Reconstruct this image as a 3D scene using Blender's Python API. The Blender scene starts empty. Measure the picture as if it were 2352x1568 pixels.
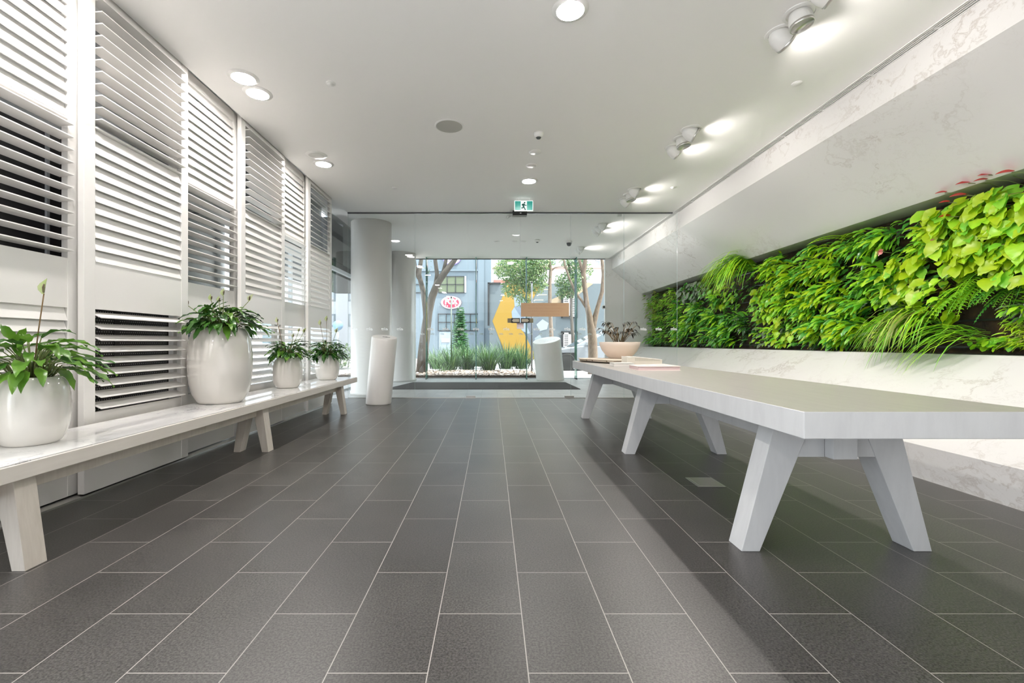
import bpy, math, random
from mathutils import Vector, Matrix
R = random.Random(7)
sc = bpy.context.scene
COL = sc.collection
F, VX, VY = 1045.0, 1129.0, 787.0           # focal length in pixels, principal point (photo frame 2352x1568)
H = 3.354                                     # ceiling height; camera at z = 1

def at(px, py, Y):
    return Vector(((px - VX) / F * Y, Y, 1 + (VY - py) / F * Y))
def X_(px, Y): return (px - VX) / F * Y
def Z_(py, Y): return 1 + (VY - py) / F * Y
def ceil_at(px, py):
    Y = (H - 1) * F / (VY - py)
    return X_(px, Y), Y

# ------------------------------------------------------------------ mesh builder
class MB:
    def __init__(s): s.v = []; s.f = []; s.m = []; s.sm = []
    def add(s, vs, fs, m=0, smooth=False):
        o = len(s.v); s.v += [Vector(p) for p in vs]
        for f in fs: s.f.append([i + o for i in f]); s.m.append(m); s.sm.append(smooth)
    def box(s, x0, x1, y0, y1, z0, z1, m=0):
        s.add([(x0,y0,z0),(x1,y0,z0),(x1,y1,z0),(x0,y1,z0),(x0,y0,z1),(x1,y0,z1),(x1,y1,z1),(x0,y1,z1)],
              [(0,3,2,1),(4,5,6,7),(0,1,5,4),(1,2,6,5),(2,3,7,6),(3,0,4,7)], m)
        return s
    def hexa(s, b, t, m=0):                   # two quads of four points
        s.add(list(b) + list(t), [(3,2,1,0),(4,5,6,7),(0,1,5,4),(1,2,6,5),(2,3,7,6),(3,0,4,7)], m)
        return s
    def prism(s, pts, axis, a, b, m=0):       # pts: 2-d outline
        n = len(pts)
        def P(p, c):
            return {'x': (c, p[0], p[1]), 'y': (p[0], c, p[1]), 'z': (p[0], p[1], c)}[axis]
        vs = [P(p, a) for p in pts] + [P(p, b) for p in pts]
        fs = [list(range(n)), list(range(2*n-1, n-1, -1))] + [(i, i+n, (i+1) % n + n, (i+1) % n) for i in range(n)]
        s.add(vs, fs, m); return s
    def tube(s, pts, rad, n=8, m=0, cap=True):
        pts = [Vector(p) for p in pts]
        if not hasattr(rad, '__len__'): rad = [rad] * len(pts)
        vs = []; fs = []; ref = Vector((0.31, 0.77, 0.56))
        for i, p in enumerate(pts):
            d = (pts[min(i+1, len(pts)-1)] - pts[max(i-1, 0)]).normalized()
            a = d.cross(ref)
            if a.length < .1: a = d.cross(Vector((1, 0, 0)))
            a.normalize(); b = d.cross(a)
            for k in range(n):
                t = 2 * math.pi * k / n
                vs.append(p + (a * math.cos(t) + b * math.sin(t)) * rad[i])
        for i in range(len(pts) - 1):
            for k in range(n):
                fs.append((i*n+k, i*n+(k+1) % n, (i+1)*n+(k+1) % n, (i+1)*n+k))
        if cap:
            fs.append(list(range(n))[::-1]); fs.append([(len(pts)-1)*n + k for k in range(n)])
        s.add(vs, fs, m, True); return s
    def lathe(s, prof, c=(0,0,0), n=48, m=0, smooth=True, mat=None):   # prof: (r, z)
        vs = []; fs = []; c = Vector(c)
        for r, z in prof:
            for k in range(n):
                t = 2*math.pi*k/n
                p = Vector((r*math.cos(t), r*math.sin(t), z))
                vs.append((mat @ p if mat else p) + c)
        for i in range(len(prof)-1):
            for k in range(n):
                fs.append((i*n+k, i*n+(k+1) % n, (i+1)*n+(k+1) % n, (i+1)*n+k))
        if prof[0][0] > 1e-6: fs.append(list(range(n))[::-1])
        if prof[-1][0] > 1e-6: fs.append([(len(prof)-1)*n+k for k in range(n)])
        s.add(vs, fs, m, smooth); return s
    SH = {'lance': [.06,.55,.9,1,.9,.66,.36,.02], 'heart': [.50,.9,1.0,.93,.78,.56,.32,.02], 'strap': [.6,1,.95,.8,.5,.04], 'oval': [.1,.66,.95,1,.9,.6,.05], 'spathe': [.25,.85,1,.8,.42,.02]}
    def leaf(s, p, d, L, W, droop=.6, shape='lance', m=0, fold=.18, up=None, curl=0):
        p = Vector(p); d = Vector(d).normalized(); up = Vector(up or (0, 0, 1))
        w = s.SH[shape]; n = len(w); vs = []; fs = []; st = L / (n - 1)
        for i in range(n):
            side = d.cross(up)
            if side.length < .05: side = d.cross(Vector((0, 1, 0)))
            side.normalize(); nr = side.cross(d).normalized()
            h = w[i] * W * .5
            wob = nr * (curl * W * math.sin(i * 2.1 + L * 90))
            if shape == 'heart' and i == 0:
                bk = d*(-.16*L)
                vs += [p - side*h + bk, p, p + side*h + bk]; p = p + d*st; continue
            vs += [p - side*h + nr*(fold*h) + wob, p, p + side*h + nr*(fold*h) - wob]
            p = p + d * st
            d = (d + Vector((0, 0, -droop / (n - 1)))).normalized()
        for i in range(n-1):
            a = i*3; fs += [(a, a+1, a+4, a+3), (a+1, a+2, a+5, a+4)]
        s.add(vs, fs, m, True)
        return p
    def build(s, name, mats, parent=None, origin=None, bevel=0, smooth=None):
        if not isinstance(mats, (list, tuple)): mats = [mats]
        if parent is not None:
            off = Vector((0, 0, 0)); q = parent
            while q is not None: off += q.location; q = q.parent
        else:
            if origin is None:
                xs = [p.x for p in s.v]; ys = [p.y for p in s.v]; zs = [p.z for p in s.v]
                origin = ((min(xs)+max(xs))/2, (min(ys)+max(ys))/2, min(zs))
            off = Vector(origin)
        me = bpy.data.meshes.new(name)
        me.from_pydata([p - off for p in s.v], [], s.f)
        for mt in mats: me.materials.append(mt)
        me.polygons.foreach_set('material_index', s.m)
        me.polygons.foreach_set('use_smooth', [bool(x) if smooth is None else smooth for x in s.sm])
        me.update()
        o = bpy.data.objects.new(name, me); COL.objects.link(o)
        if parent is not None: o.parent = parent
        else: o.location = off
        if bevel:
            b = o.modifiers.new('edge', 'BEVEL'); b.width = bevel; b.segments = 2; b.limit_method = 'ANGLE'
        return o

def tag(o, label, cat, group=None, kind=None):
    o['label'] = label; o['category'] = cat
    if group: o['group'] = group
    if kind: o['kind'] = kind
    return o
def thing(name, loc, label, cat, group=None):
    o = bpy.data.objects.new(name, None); COL.objects.link(o); o.location = loc
    o.empty_display_size = .1
    return tag(o, label, cat, group)
def struct(name, mb, mats, label=None, cat=None, **k):
    o = mb.build(name, mats, **k); o['kind'] = 'structure'
    if label: o['label'] = label; o['category'] = cat or 'structure'
    return o
def dup(root, loc, label=None, group=None):
    r = root.copy(); COL.objects.link(r); r.location = loc
    if label: r['label'] = label
    if group: r['group'] = group
    for ch in list(root.children):
        c = ch.copy(); COL.objects.link(c); c.parent = r
        for g in list(ch.children):
            d = g.copy(); COL.objects.link(d); d.parent = c
    return r

# ------------------------------------------------------------------ materials
def newmat(name):
    m = bpy.data.materials.new(name); m.use_nodes = True
    nt = m.node_tree
    return m, nt, nt.nodes['Principled BSDF'], nt.nodes['Material Output']
def pbr(name, col, rough=.5, metal=0, coat=0, spec=.5, emit=None, es=0, alpha=1):
    m, nt, b, o = newmat(name)
    b.inputs['Base Color'].default_value = (*col, 1); b.inputs['Roughness'].default_value = rough
    b.inputs['Metallic'].default_value = metal; b.inputs['Coat Weight'].default_value = coat
    b.inputs['Specular IOR Level'].default_value = spec
    if emit: b.inputs['Emission Color'].default_value = (*emit, 1); b.inputs['Emission Strength'].default_value = es
    return m
def nd(nt, t, **k):
    n = nt.nodes.new(t)
    for a, v in k.items():
        if a in n.inputs.keys(): n.inputs[a].default_value = v
        else: setattr(n, a, v)
    return n
def ramp(nt, fac, stops):
    r = nt.nodes.new('ShaderNodeValToRGB'); nt.links.new(fac, r.inputs[0])
    e = r.color_ramp.elements
    while len(e) < len(stops): e.new(.5)
    for i, (p, c) in enumerate(stops): e[i].position = p; e[i].color = (*c, 1) if len(c) == 3 else c
    return r.outputs[0]
def coords(nt, scale=(1,1,1), rot=(0,0,0), loc=(0,0,0), kind='Object'):
    c = nt.nodes.new('ShaderNodeTexCoord'); mp = nt.nodes.new('ShaderNodeMapping')
    mp.inputs['Scale'].default_value = scale; mp.inputs['Rotation'].default_value = rot; mp.inputs['Location'].default_value = loc
    nt.links.new(c.outputs[kind], mp.inputs[0]); return mp.outputs[0]
def mixc(nt, fac, a, b, mode='MIX'):
    n = nt.nodes.new('ShaderNodeMix'); n.data_type = 'RGBA'; n.blend_type = mode
    for sock, v in ((0, fac), (6, a), (7, b)):
        if isinstance(v, bpy.types.NodeSocket): nt.links.new(v, n.inputs[sock])
        elif sock == 0: n.inputs[0].default_value = v
        else: n.inputs[sock].default_value = (*v, 1)
    return n.outputs[2]
def math_(nt, op, a, b=None):
    n = nt.nodes.new('ShaderNodeMath'); n.operation = op
    for i, v in enumerate((a, b)):
        if v is None: continue
        if isinstance(v, bpy.types.NodeSocket): nt.links.new(v, n.inputs[i])
        else: n.inputs[i].default_value = v
    return n.outputs[0]
def bump(nt, b, h, strength=.2, dist=.01):
    n = nt.nodes.new('ShaderNodeBump'); n.inputs['Strength'].default_value = strength; n.inputs['Distance'].default_value = dist
    nt.links.new(h, n.inputs['Height']); nt.links.new(n.outputs[0], b.inputs['Normal'])

def marble(name, base, vein, rough, scale=1.0, amount=.8):
    m, nt, b, o = newmat(name)
    co = coords(nt, (scale, scale*.8, scale*1.0), rot=(.5, .2, .3))
    warp = nd(nt, 'ShaderNodeTexNoise', Scale=1.6, Detail=5.0, Roughness=.6); nt.links.new(co, warp.inputs['Vector'])
    vadd = nt.nodes.new('ShaderNodeVectorMath'); vadd.operation = 'MULTIPLY_ADD'
    nt.links.new(warp.outputs['Color'], vadd.inputs[0]); vadd.inputs[1].default_value = (.9, .9, .9); nt.links.new(co, vadd.inputs[2])
    n1 = nd(nt, 'ShaderNodeTexNoise', Scale=1.3, Detail=9.0, Roughness=.62); nt.links.new(vadd.outputs[0], n1.inputs['Vector'])
    v1 = math_(nt, 'ABSOLUTE', math_(nt, 'SUBTRACT', n1.outputs['Fac'], .5))
    c1 = ramp(nt, v1, [(0, (1,1,1)), (.006, (.5,.5,.5)), (.018, (0,0,0))])
    msk = nd(nt, 'ShaderNodeTexNoise', Scale=.9, Detail=2.0); nt.links.new(co, msk.inputs['Vector'])
    mk = ramp(nt, msk.outputs['Fac'], [(.42, (0,0,0)), (.62, (1,1,1))])
    n2 = nd(nt, 'ShaderNodeTexNoise', Scale=3.4, Detail=8.0, Roughness=.65); nt.links.new(vadd.outputs[0], n2.inputs['Vector'])
    v2 = math_(nt, 'ABSOLUTE', math_(nt, 'SUBTRACT', n2.outputs['Fac'], .5))
    c2 = ramp(nt, v2, [(0, (.45,.45,.45)), (.010, (0,0,0))])
    f = math_(nt, 'MULTIPLY', math_(nt, 'MAXIMUM', c1, c2), mk)
    f = math_(nt, 'MULTIPLY', f, amount)
    cl = nd(nt, 'ShaderNodeTexNoise', Scale=.7, Detail=3.0); nt.links.new(co, cl.inputs['Vector'])
    bc = mixc(nt, cl.outputs['Fac'], base, tuple(c*.93 for c in base))
    nt.links.new(mixc(nt, f, bc, vein), b.inputs['Base Color'])
    b.inputs['Roughness'].default_value = rough
    return m

def wood(name, base, dark, rough, scale, amt=.5, rot=(0,0,0)):
    m, nt, b, o = newmat(name)
    co = coords(nt, scale, rot)
    n = nd(nt, 'ShaderNodeTexNoise', Scale=6.0, Detail=6.0, Roughness=.62, Distortion=.4); nt.links.new(co, n.inputs['Vector'])
    f = ramp(nt, n.outputs['Fac'], [(.38, (0,0,0)), (.72, (1,1,1))])
    nt.links.new(mixc(nt, math_(nt, 'MULTIPLY', f, amt), base, dark), b.inputs['Base Color'])
    b.inputs['Roughness'].default_value = rough
    bump(nt, b, n.outputs['Fac'], .08, .004)
    return m

def leafmat(name, c1, c2, rough=.38, trans=.3, scale=9):
    m, nt, b, o = newmat(name)
    co = coords(nt)
    n = nd(nt, 'ShaderNodeTexNoise', Scale=float(scale), Detail=2.0); nt.links.new(co, n.inputs['Vector'])
    c = mixc(nt, ramp(nt, n.outputs['Fac'], [(.35, (0,0,0)), (.68, (1,1,1))]), c1, c2)
    nt.links.new(c, b.inputs['Base Color']); b.inputs['Roughness'].default_value = rough
    t = nt.nodes.new('ShaderNodeBsdfTranslucent'); nt.links.new(c, t.inputs['Color'])
    mx = nt.nodes.new('ShaderNodeMixShader'); mx.inputs[0].default_value = trans
    nt.links.new(b.outputs[0], mx.inputs[1]); nt.links.new(t.outputs[0], mx.inputs[2]); nt.links.new(mx.outputs[0], o.inputs['Surface'])
    return m

def glassmat(name, tint, refl=1.0, ior=1.5):
    m, nt, b, o = newmat(name); nt.nodes.remove(b)
    t = nt.nodes.new('ShaderNodeBsdfTransparent'); t.inputs[0].default_value = (*tint, 1)
    g = nt.nodes.new('ShaderNodeBsdfGlossy'); g.inputs['Roughness'].default_value = 0.0
    fr = nt.nodes.new('ShaderNodeFresnel'); fr.inputs['IOR'].default_value = ior
    mx = nt.nodes.new('ShaderNodeMixShader')
    nt.links.new(math_(nt, 'MULTIPLY', fr.outputs[0], refl), mx.inputs[0])
    nt.links.new(t.outputs[0], mx.inputs[1]); nt.links.new(g.outputs[0], mx.inputs[2]); nt.links.new(mx.outputs[0], o.inputs['Surface'])
    return m

def floormat(name, k1, k2, km):
    m, nt, b, o = newmat(name)
    # rows run along Y: brick X axis <- world Y, brick Y axis <- world X
    c = nt.nodes.new('ShaderNodeTexCoord'); sp = nt.nodes.new('ShaderNodeSeparateXYZ'); nt.links.new(c.outputs['Object'], sp.inputs[0])
    cb = nt.nodes.new('ShaderNodeCombineXYZ')
    nt.links.new(math_(nt, 'ADD', sp.outputs[1], FLOOR_OY), cb.inputs[0]); nt.links.new(math_(nt, 'ADD', sp.outputs[0], FLOOR_OX), cb.inputs[1])
    br = nt.nodes.new('ShaderNodeTexBrick'); nt.links.new(cb.outputs[0], br.inputs['Vector'])
    br.offset = .5; br.offset_frequency = 2; br.squash = 1
    br.inputs['Scale'].default_value = 1; br.inputs['Brick Width'].default_value = .604; br.inputs['Row Height'].default_value = .3045
    br.inputs['Mortar Size'].default_value = .0019; br.inputs['Mortar Smooth'].default_value = .1; br.inputs['Bias'].default_value = 0
    br.inputs['Color1'].default_value = (*k1, 1); br.inputs['Color2'].default_value = (*k2, 1); br.inputs['Mortar'].default_value = (*km, 1)
    n = nd(nt, 'ShaderNodeTexNoise', Scale=130.0, Detail=4.0, Roughness=.75); nt.links.new(c.outputs['Object'], n.inputs['Vector'])
    n2 = nd(nt, 'ShaderNodeTexNoise', Scale=2.2, Detail=4.0); nt.links.new(c.outputs['Object'], n2.inputs['Vector'])
    spk = ramp(nt, n.outputs['Fac'], [(.40, (.48,.48,.48)), (.60, (1.52,1.52,1.52))])
    cl = ramp(nt, n2.outputs['Fac'], [(.3, (.86,.86,.86)), (.7, (1.12,1.11,1.10))])
    t = mixc(nt, 1.0, mixc(nt, 1.0, br.outputs['Color'], spk, 'MULTIPLY'), cl, 'MULTIPLY')
    nt.links.new(mixc(nt, br.outputs['Fac'], t, br.outputs['Color']), b.inputs['Base Color'])
    b.inputs['Roughness'].default_value = .42
    rr = math_(nt, 'ADD', math_(nt, 'MULTIPLY', n.outputs['Fac'], .22), .23); nt.links.new(rr, b.inputs['Roughness'])
    hh = math_(nt, 'SUBTRACT', math_(nt, 'MULTIPLY', n.outputs['Fac'], .4), br.outputs['Fac'])
    bump(nt, b, hh, .16, .004); b.inputs['Specular IOR Level'].default_value = .6
    return m
FLOOR_OX = -.111 + .3045 * 20
FLOOR_OY = -1.68 + .604 * 20

M = {}
M['ceil'] = pbr('ceiling_paint', (.935,.92,.905), .7)
M['wall'] = pbr('wall_paint', (.84,.83,.81), .6)
M['shutter'] = pbr('shutter_paint', (.79,.77,.745), .38)
M['marble'] = marble('white_marble', (.69,.675,.66), (.38,.33,.29), .22, .9, .62)
M['marble_top'] = marble('bench_marble', (.80,.79,.78), (.30,.30,.32), .05, 1.6, 1.0)
M['floor'] = floormat('basalt_tiles', (.053,.049,.046), (.068,.064,.060), (.33,.305,.28))
M['floor2'] = floormat('pale_tiles', (.48,.48,.48), (.54,.54,.535), (.24,.24,.24))
M['wtable'] = wood('limewashed_top', (.40,.375,.345), (.32,.30,.275), .30, (6, .5, 6), .55)
M['wedge'] = wood('limewashed_edge', (.53,.53,.53), (.43,.43,.435), .5, (3, 3, .6), .5)
M['wbench'] = wood('limewashed_bench', (.80,.75,.69), (.70,.64,.58), .42, (5, .5, 5), .45)
M['wleg'] = wood('limewashed_leg', (.72,.66,.59), (.56,.50,.43), .5, (6, 6, .6), .55)
M['ceramic'] = pbr('glazed_ceramic', (.74,.71,.665), .08, coat=.8)
M['ped'] = pbr('white_satin', (.80,.775,.75), .3)
M['stone'] = pbr('cast_stone', (.66,.56,.48), .65)
M['glass'] = glassmat('clear_glass', (.98,.992,.988), .5)
M['edge'] = pbr('glass_edge', (.20,.42,.37), .15)
M['edge2'] = pbr('polished_glass_edge', (.62,.72,.70), .15)
M['fin'] = glassmat('green_fin_glass', (.50,.78,.70), .8)
M['frost'] = pbr('frosted_film', (.86,.87,.87), .6)
M['black'] = pbr('black_metal', (.018,.018,.02), .35)
M['dark'] = pbr('dark_grey', (.06,.065,.072), .5)
M['darkwall'] = pbr('dark_cladding', (.085,.095,.108), .45)
M['spandrel'] = pbr('grey_spandrel', (.36,.38,.40), .4)
M['steel'] = pbr('brushed_steel', (.62,.61,.58), .32, metal=1)
M['lamp'] = pbr('lamp_body', (.82,.81,.79), .3)
M['glow'] = pbr('lamp_diffuser', (1,1,1), .5, emit=(1.0,.955,.925), es=66)
M['glow2'] = pbr('small_lamp_diffuser', (1,1,1), .5, emit=(1.0,.95,.91), es=220)
M['spotglow'] = pbr('spot_lens', (1,1,1), .5, emit=(1.0,.95,.88), es=170)
M['offglass'] = pbr('unlit_diffuser', (.66,.65,.62), .4)
M['mesh'] = pbr('speaker_mesh', (.48,.47,.44), .7)
M['soil'] = pbr('potting_soil', (.03,.02,.014), .9)
M['bark1'] = wood('grey_bark', (.11,.095,.08), (.05,.043,.036), .85, (5,5,1), .9)
M['bark2'] = wood('pale_bark', (.20,.15,.11), (.09,.06,.045), .85, (4,4,1.4), .9)
M['stem'] = pbr('plant_stem', (.16,.20,.06), .5)
M['brownstem'] = pbr('brown_stem', (.17,.10,.035), .6)
M['lily1'] = leafmat('lily_leaf', (.025,.085,.015), (.06,.17,.025), .28, .18)
M['lily2'] = leafmat('lily_leaf_light', (.07,.20,.02), (.16,.32,.04), .3, .3)
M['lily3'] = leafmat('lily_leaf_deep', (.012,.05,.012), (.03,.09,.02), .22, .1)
M['spathe'] = leafmat('spathe_green', (.42,.52,.20), (.62,.66,.42), .45, .3)
M['spadix'] = pbr('spadix_brown', (.12,.08,.05), .7)
M['dkleaf'] = leafmat('bronze_leaf', (.02,.017,.012), (.04,.04,.025), .55, .1)
M['lime'] = leafmat('lime_leaf', (.36,.56,.010), (.47,.62,.016), .35, .35)
M['bright'] = leafmat('bright_leaf', (.31,.66,.02), (.48,.74,.035), .35, .32)
M['mid'] = leafmat('mid_leaf', (.16,.50,.03), (.30,.62,.045), .32, .28)
M['deep'] = leafmat('deep_leaf', (.055,.27,.035), (.13,.40,.055), .26, .2)
M['olive'] = leafmat('olive_leaf', (.22,.28,.04), (.36,.40,.08), .4, .25)
M['silver'] = leafmat('silver_leaf', (.10,.16,.09), (.18,.24,.14), .4, .2)
M['red'] = leafmat('red_spathe', (.36,.008,.010), (.45,.02,.012), .3, .08)
M['pink'] = leafmat('pink_bloom', (.80,.30,.28), (.86,.42,.40), .5, .2)
M['gblade'] = leafmat('grass_blade', (.07,.16,.045), (.15,.28,.09), .4, .2, 3)
M['gblade2'] = leafmat('grass_blade_dark', (.03,.08,.03), (.06,.13,.04), .4, .2, 3)
M['treeleaf'] = leafmat('tree_leaf', (.13,.22,.07), (.30,.38,.17), .5, .35, 2)
M['treeleaf2'] = leafmat('tree_leaf_dark', (.05,.13,.05), (.12,.22,.09), .5, .3, 2)
M['conifer'] = leafmat('conifer_needle', (.02,.09,.025), (.06,.18,.05), .5, .2, 4)

# ------------------------------------------------------------------ room shell
struct('floor_back', MB().box(-3.0, 3.6, -10, .9, -.12, 0), M['floor2'], 'unseen tiled floor of the lobby behind, made pale to bounce light', 'floor', origin=(0,0,0))  # unseen floor, made pale so it bounces lamp light onto the ceiling
struct('floor', MB().box(-3.0, 3.6, .9, 8.22, -.12, 0), M['floor'], 'dark grey rectangular tiled floor with pale joints', 'floor', origin=(0,0,0))
struct('floor_vestibule', MB().box(-3.0, 3.6, 8.22, 12.72, -.12, 0), M['floor2'], 'pale grey tiled floor between the two glass fronts', 'floor', origin=(0,0,0))
b = MB(); b.box(-2.61, 3.27, -10, 12.86, H, H+.16); b.box(3.37, 4.9, -10, 12.86, H, H+.16); b.box(3.27, 3.37, -10, 2.2, H, H+.16); b.box(3.27,3.37, 12.74, 12.86, H, H+.16)
b.box(-3.2, -2.61, -10, 12.86, H+.13, H+.16)
struct('ceiling', b, M['ceil'], 'smooth white ceiling over the lobby', 'ceiling')

# right wall: fascia, upper slope, recess, lower slope, base - in two runs with an open joint
TOP = (4.19, 2.37); LOW = (4.19, .895)
b = MB(); c_ = MB()
for y0, y1 in ((.6, 8.848), (8.853, 12.74)):
    b.prism([(3.37,3.05),(3.37,H),(3.47,H),(3.47,3.09),(4.62,2.52),(4.62,2.37),TOP], 'y', y0, y1)
    c_.prism([(3.16,0),(3.16,.245),LOW,(4.62,.895),(4.62,0)], 'y', y0, y1)
struct('wall_right_upper', b, M['marble'], 'white veined marble wall sloping above the planted recess', 'wall', origin=(3.9,0,0))
struct('wall_right_lower', c_, M['marble'], 'white veined marble wall sloping below the planted recess', 'wall', origin=(3.9,0,0))
struct('wall_right_end', MB().box(3.37, 4.62, .45, .6, 0, H), M['marble'])
struct('wall_right_back', MB().box(4.62, 4.7, .6, 12.74, .895, 2.52), M['wall'])
struct('wall_right_return', MB().box(3.18, 4.75, 12.741, 12.86, 0, H), M['marble'], 'marble end return closing the planted recess by the street glazing', 'wall')
struct('wall_right_near', MB().box(3.16, 3.3, -10, .45, 0, H), M['wall'])
b = MB(); b.box(-2.8, -2.62, -10, 1.97, 3.1, H+.12); b.box(-2.8, -2.62, 1.55, 1.97, 0, 3.1)
for y in (-10, -8, -6, -4.1, -2.2, -.3): b.box(-2.8, -2.62, y, y+.12, 0, 3.1)
struct('wall_left_near', b, M['wall'])
# unseen back of the lobby, made dark to keep its reflection off the glass
struct('wall_back', MB().box(-2.8, 3.3, -10.1, -10.0, 0, H+.1), pbr('darkened_back_wall', (.05,.045,.04), .6))

# linear slot diffuser
t = thing('slot_diffuser', (3.32, 7.4, H-.02), 'long white linear air diffuser between ceiling and marble wall', 'air vent')
b = MB(); b.box(3.27, 3.28, 2.2, 12.74, H-.004, H+.05); b.box(3.362, 3.369, 2.2, 12.74, H-.004, H+.05)
y = 2.2
while y < 12.7:
    b.box(3.28, 3.362, y, y+.02, H+.002, H+.04); y += .6
b.build('frame', M['lamp'], t)
b = MB()
for k in range(3): x = 3.291 + k*.022; b.box(x, x+.010, 2.2, 12.74, H, H+.03)
b.build('fins', M['lamp'], t)
MB().box(3.27, 3.37, 2.2, 12.74, H+.06, H+.08).build('backing', M['black'], t)

# ------------------------------------------------------------------ living wall
NV = 0
pan = thing('planting_panel', (4.5, 7.7, .9), 'dark brown pocketed planting panel set into the marble recess', 'planter')
m, nt, bs, o = newmat('felt_backing')
co = coords(nt); n = nd(nt, 'ShaderNodeTexNoise', Scale=7.0, Detail=6.0); nt.links.new(co, n.inputs['Vector'])
nt.links.new(ramp(nt, n.outputs['Fac'], [(.35, (.012,.008,.005)), (.6, (.045,.025,.011)), (.8, (.10,.055,.02))]), bs.inputs['Base Color']); bs.inputs['Roughness'].default_value = .9
bump(nt, bs, n.outputs['Fac'], .6, .03)
MB().box(4.50, 4.6, .62, 12.73, .9, 2.36).build('felt_backing', m, pan)
b = MB()
for k in range(6):
    z = .95 + k*.25; b.box(4.475, 4.50, .62, 12.73, z, z+.018)
b.build('pocket_rails', M['black'], pan)

def wall_y(px, X=4.3): return X * F / (px - VX)

def clump(name, pxs, pys, n, L, W, shapes, mats, label, group=None, cat='plant', droop=.9, out=(.04,.2), fan=.5, seed=1, stems=0, bias=.35):
    """A wall plant: leaves rooted in the panel within the region that the photo shows it in."""
    r = random.Random(seed)
    px = (pxs[0]+pxs[1])/2; py = (pys[0]+pys[1])/2
    yc = wall_y(px); zc = Z_(py, yc)
    y1, y0 = wall_y(pxs[0]), wall_y(pxs[1]); sy = (y1-y0)/2; yc = (y0+y1)/2
    ztop, zbot = 1 + (VY-pys[0])/F*yc, 1 + (VY-pys[1])/F*yc
    ztop = min(ztop, 2.30); zbot = max(zbot, .97); zc = (ztop+zbot)/2; sz = (ztop-zbot)/2
    t = thing(name, (4.49, yc, zc), label, cat, group)
    f = MB(); st = MB()
    ros = None
    if shapes[0] == 'lance' and name != 'undergrowth':
        ros = [(r.uniform(-.85,.85), r.uniform(-.8,.9), r.uniform(.5,1.2)) for q in range(max(4, n // 15))]
    for i in range(n):
        u, v = r.uniform(-1, 1), r.uniform(-1, 1)
        if ros:
            cu, cv, cs = ros[i % len(ros)]; a = r.uniform(0, 6.283); rad = r.uniform(.2, 1.0)
            p = Vector((4.47 - r.uniform(*out) - .10*(1-rad), yc + cu*sy + .05*math.cos(a)*rad, zc + cv*sz + .05*math.sin(a)*rad))
            d = Vector((-.85 + .45*rad, math.cos(a)*rad*.8 + bias*.8, math.sin(a)*rad*.7 - .12))
            k = r.uniform(.7, 1.25); l = L*k
            f.leaf(p, d, l, W*k, droop*r.uniform(.6, 1.5), r.choice(shapes), r.choice(range(len(mats))), r.uniform(.05,.35), curl=.08, up=(-.8, r.uniform(-.6,.5), .75))
            continue
        p = Vector((4.47 - r.uniform(*out), yc + u*sy, zc + v*sz))
        d = Vector((-.75, r.uniform(-fan, fan) + bias, r.uniform(-.75, .25) - (.35 if 'heart' in shapes else 0)))
        hang = 'heart' in shapes
        if hang: d = Vector((-.45, r.uniform(-.6, .7), r.uniform(-1.0, -.15)))
        k = r.uniform(.7, 1.25); l = L*k
        if stems and i < stems:
            st.tube([(4.5, yc+u*sy*.6, zc+v*sz*.7), ((4.5+p.x)/2, (yc+u*sy*.6+p.y)/2, max(p.z, zc+v*sz*.7)+.02), p], .0025, 5)
        f.leaf(p, d, l, W*k, droop*r.uniform(.6, 1.4), r.choice(shapes), r.choice(range(len(mats))), r.uniform(.05,.35), curl=.06, up=(-1, r.uniform(-.6,.4), r.uniform(.1,.6)) if hang else (-.8, r.uniform(-.5,.3), .75))
    f.build('foliage', mats, t)
    if stems: st.build('stems', M['brownstem'], t)
    return t

G1 = 'dark lance-leaved plants in the middle of the green wall'
G2 = 'olive small-leaved plants at the far end'
G3 = 'bright lance-leaved plants of the green wall'
G4 = 'lime heart-leaved vines of the green wall'
l2 = 'olive green narrow-leaved plant at the far end of the living wall'
clump('small_leaf_plant', (1480,1512), (672,735), 230, .10, .028, ['lance'], [M['olive'],M['mid'],M['olive']], l2, G2, seed=11)
clump('small_leaf_plant', (1505,1552), (655,735), 260, .10, .028, ['lance'], [M['olive'],M['bright'],M['mid']], l2, G2, seed=12)
clump('ferny_plant', (1490,1556), (715,775), 300, .11, .022, ['strap'], [M['mid'],M['bright'],M['deep']], 'feathery mid green plant below the olive ones at the far end of the living wall', seed=13)
clump('strap_leaf_plant', (1482,1530), (760,797), 130, .15, .035, ['lance'], [M['deep'],M['mid'],M['silver']], 'dark strap-leaved plant in the bottom far corner of the living wall', seed=14, bias=.8)
clump('round_leaf_plant', (1556,1622), (632,690), 150, .11, .075, ['oval','heart'], [M['silver'],M['deep'],M['silver']], 'dull silvery round-leaved plant at the top edge, left of the arching spider plant', seed=15)
l1 = 'glossy dark green lance-leaved plant in the living wall beside the glass edge'
for i, (a, c) in enumerate((((1552,1610),(690,745)), ((1605,1665),(680,745)), ((1552,1620),(742,795)), ((1618,1690),(740,797)))):
    clump('peace_lily', a, c, 210, .18, .052, ['lance'], [M['deep'],M['mid'],M['deep'],M['bright']], l1, G1, seed=20+i)
clump('peace_lily', (1655,1725), (715,795), 180, .17, .05, ['lance'], [M['deep'],M['lily3'],M['mid']], 'darkest green lance-leaved plant directly under the arching spider plant', seed=24)
clump('heart_leaf_vine', (1620,1690), (655,710), 90, .10, .075, ['heart'], [M['bright'],M['mid'],M['lime']], 'light green heart-leaved vine just left of the arching spider plant', seed=25, stems=30)
clump('heart_leaf_vine', (1730,1800), (650,735), 150, .10, .08, ['heart'], [M['lime'],M['bright'],M['mid']], 'yellow-green heart-leaved vine hanging right of the arching spider plant', seed=26, stems=40)
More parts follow.
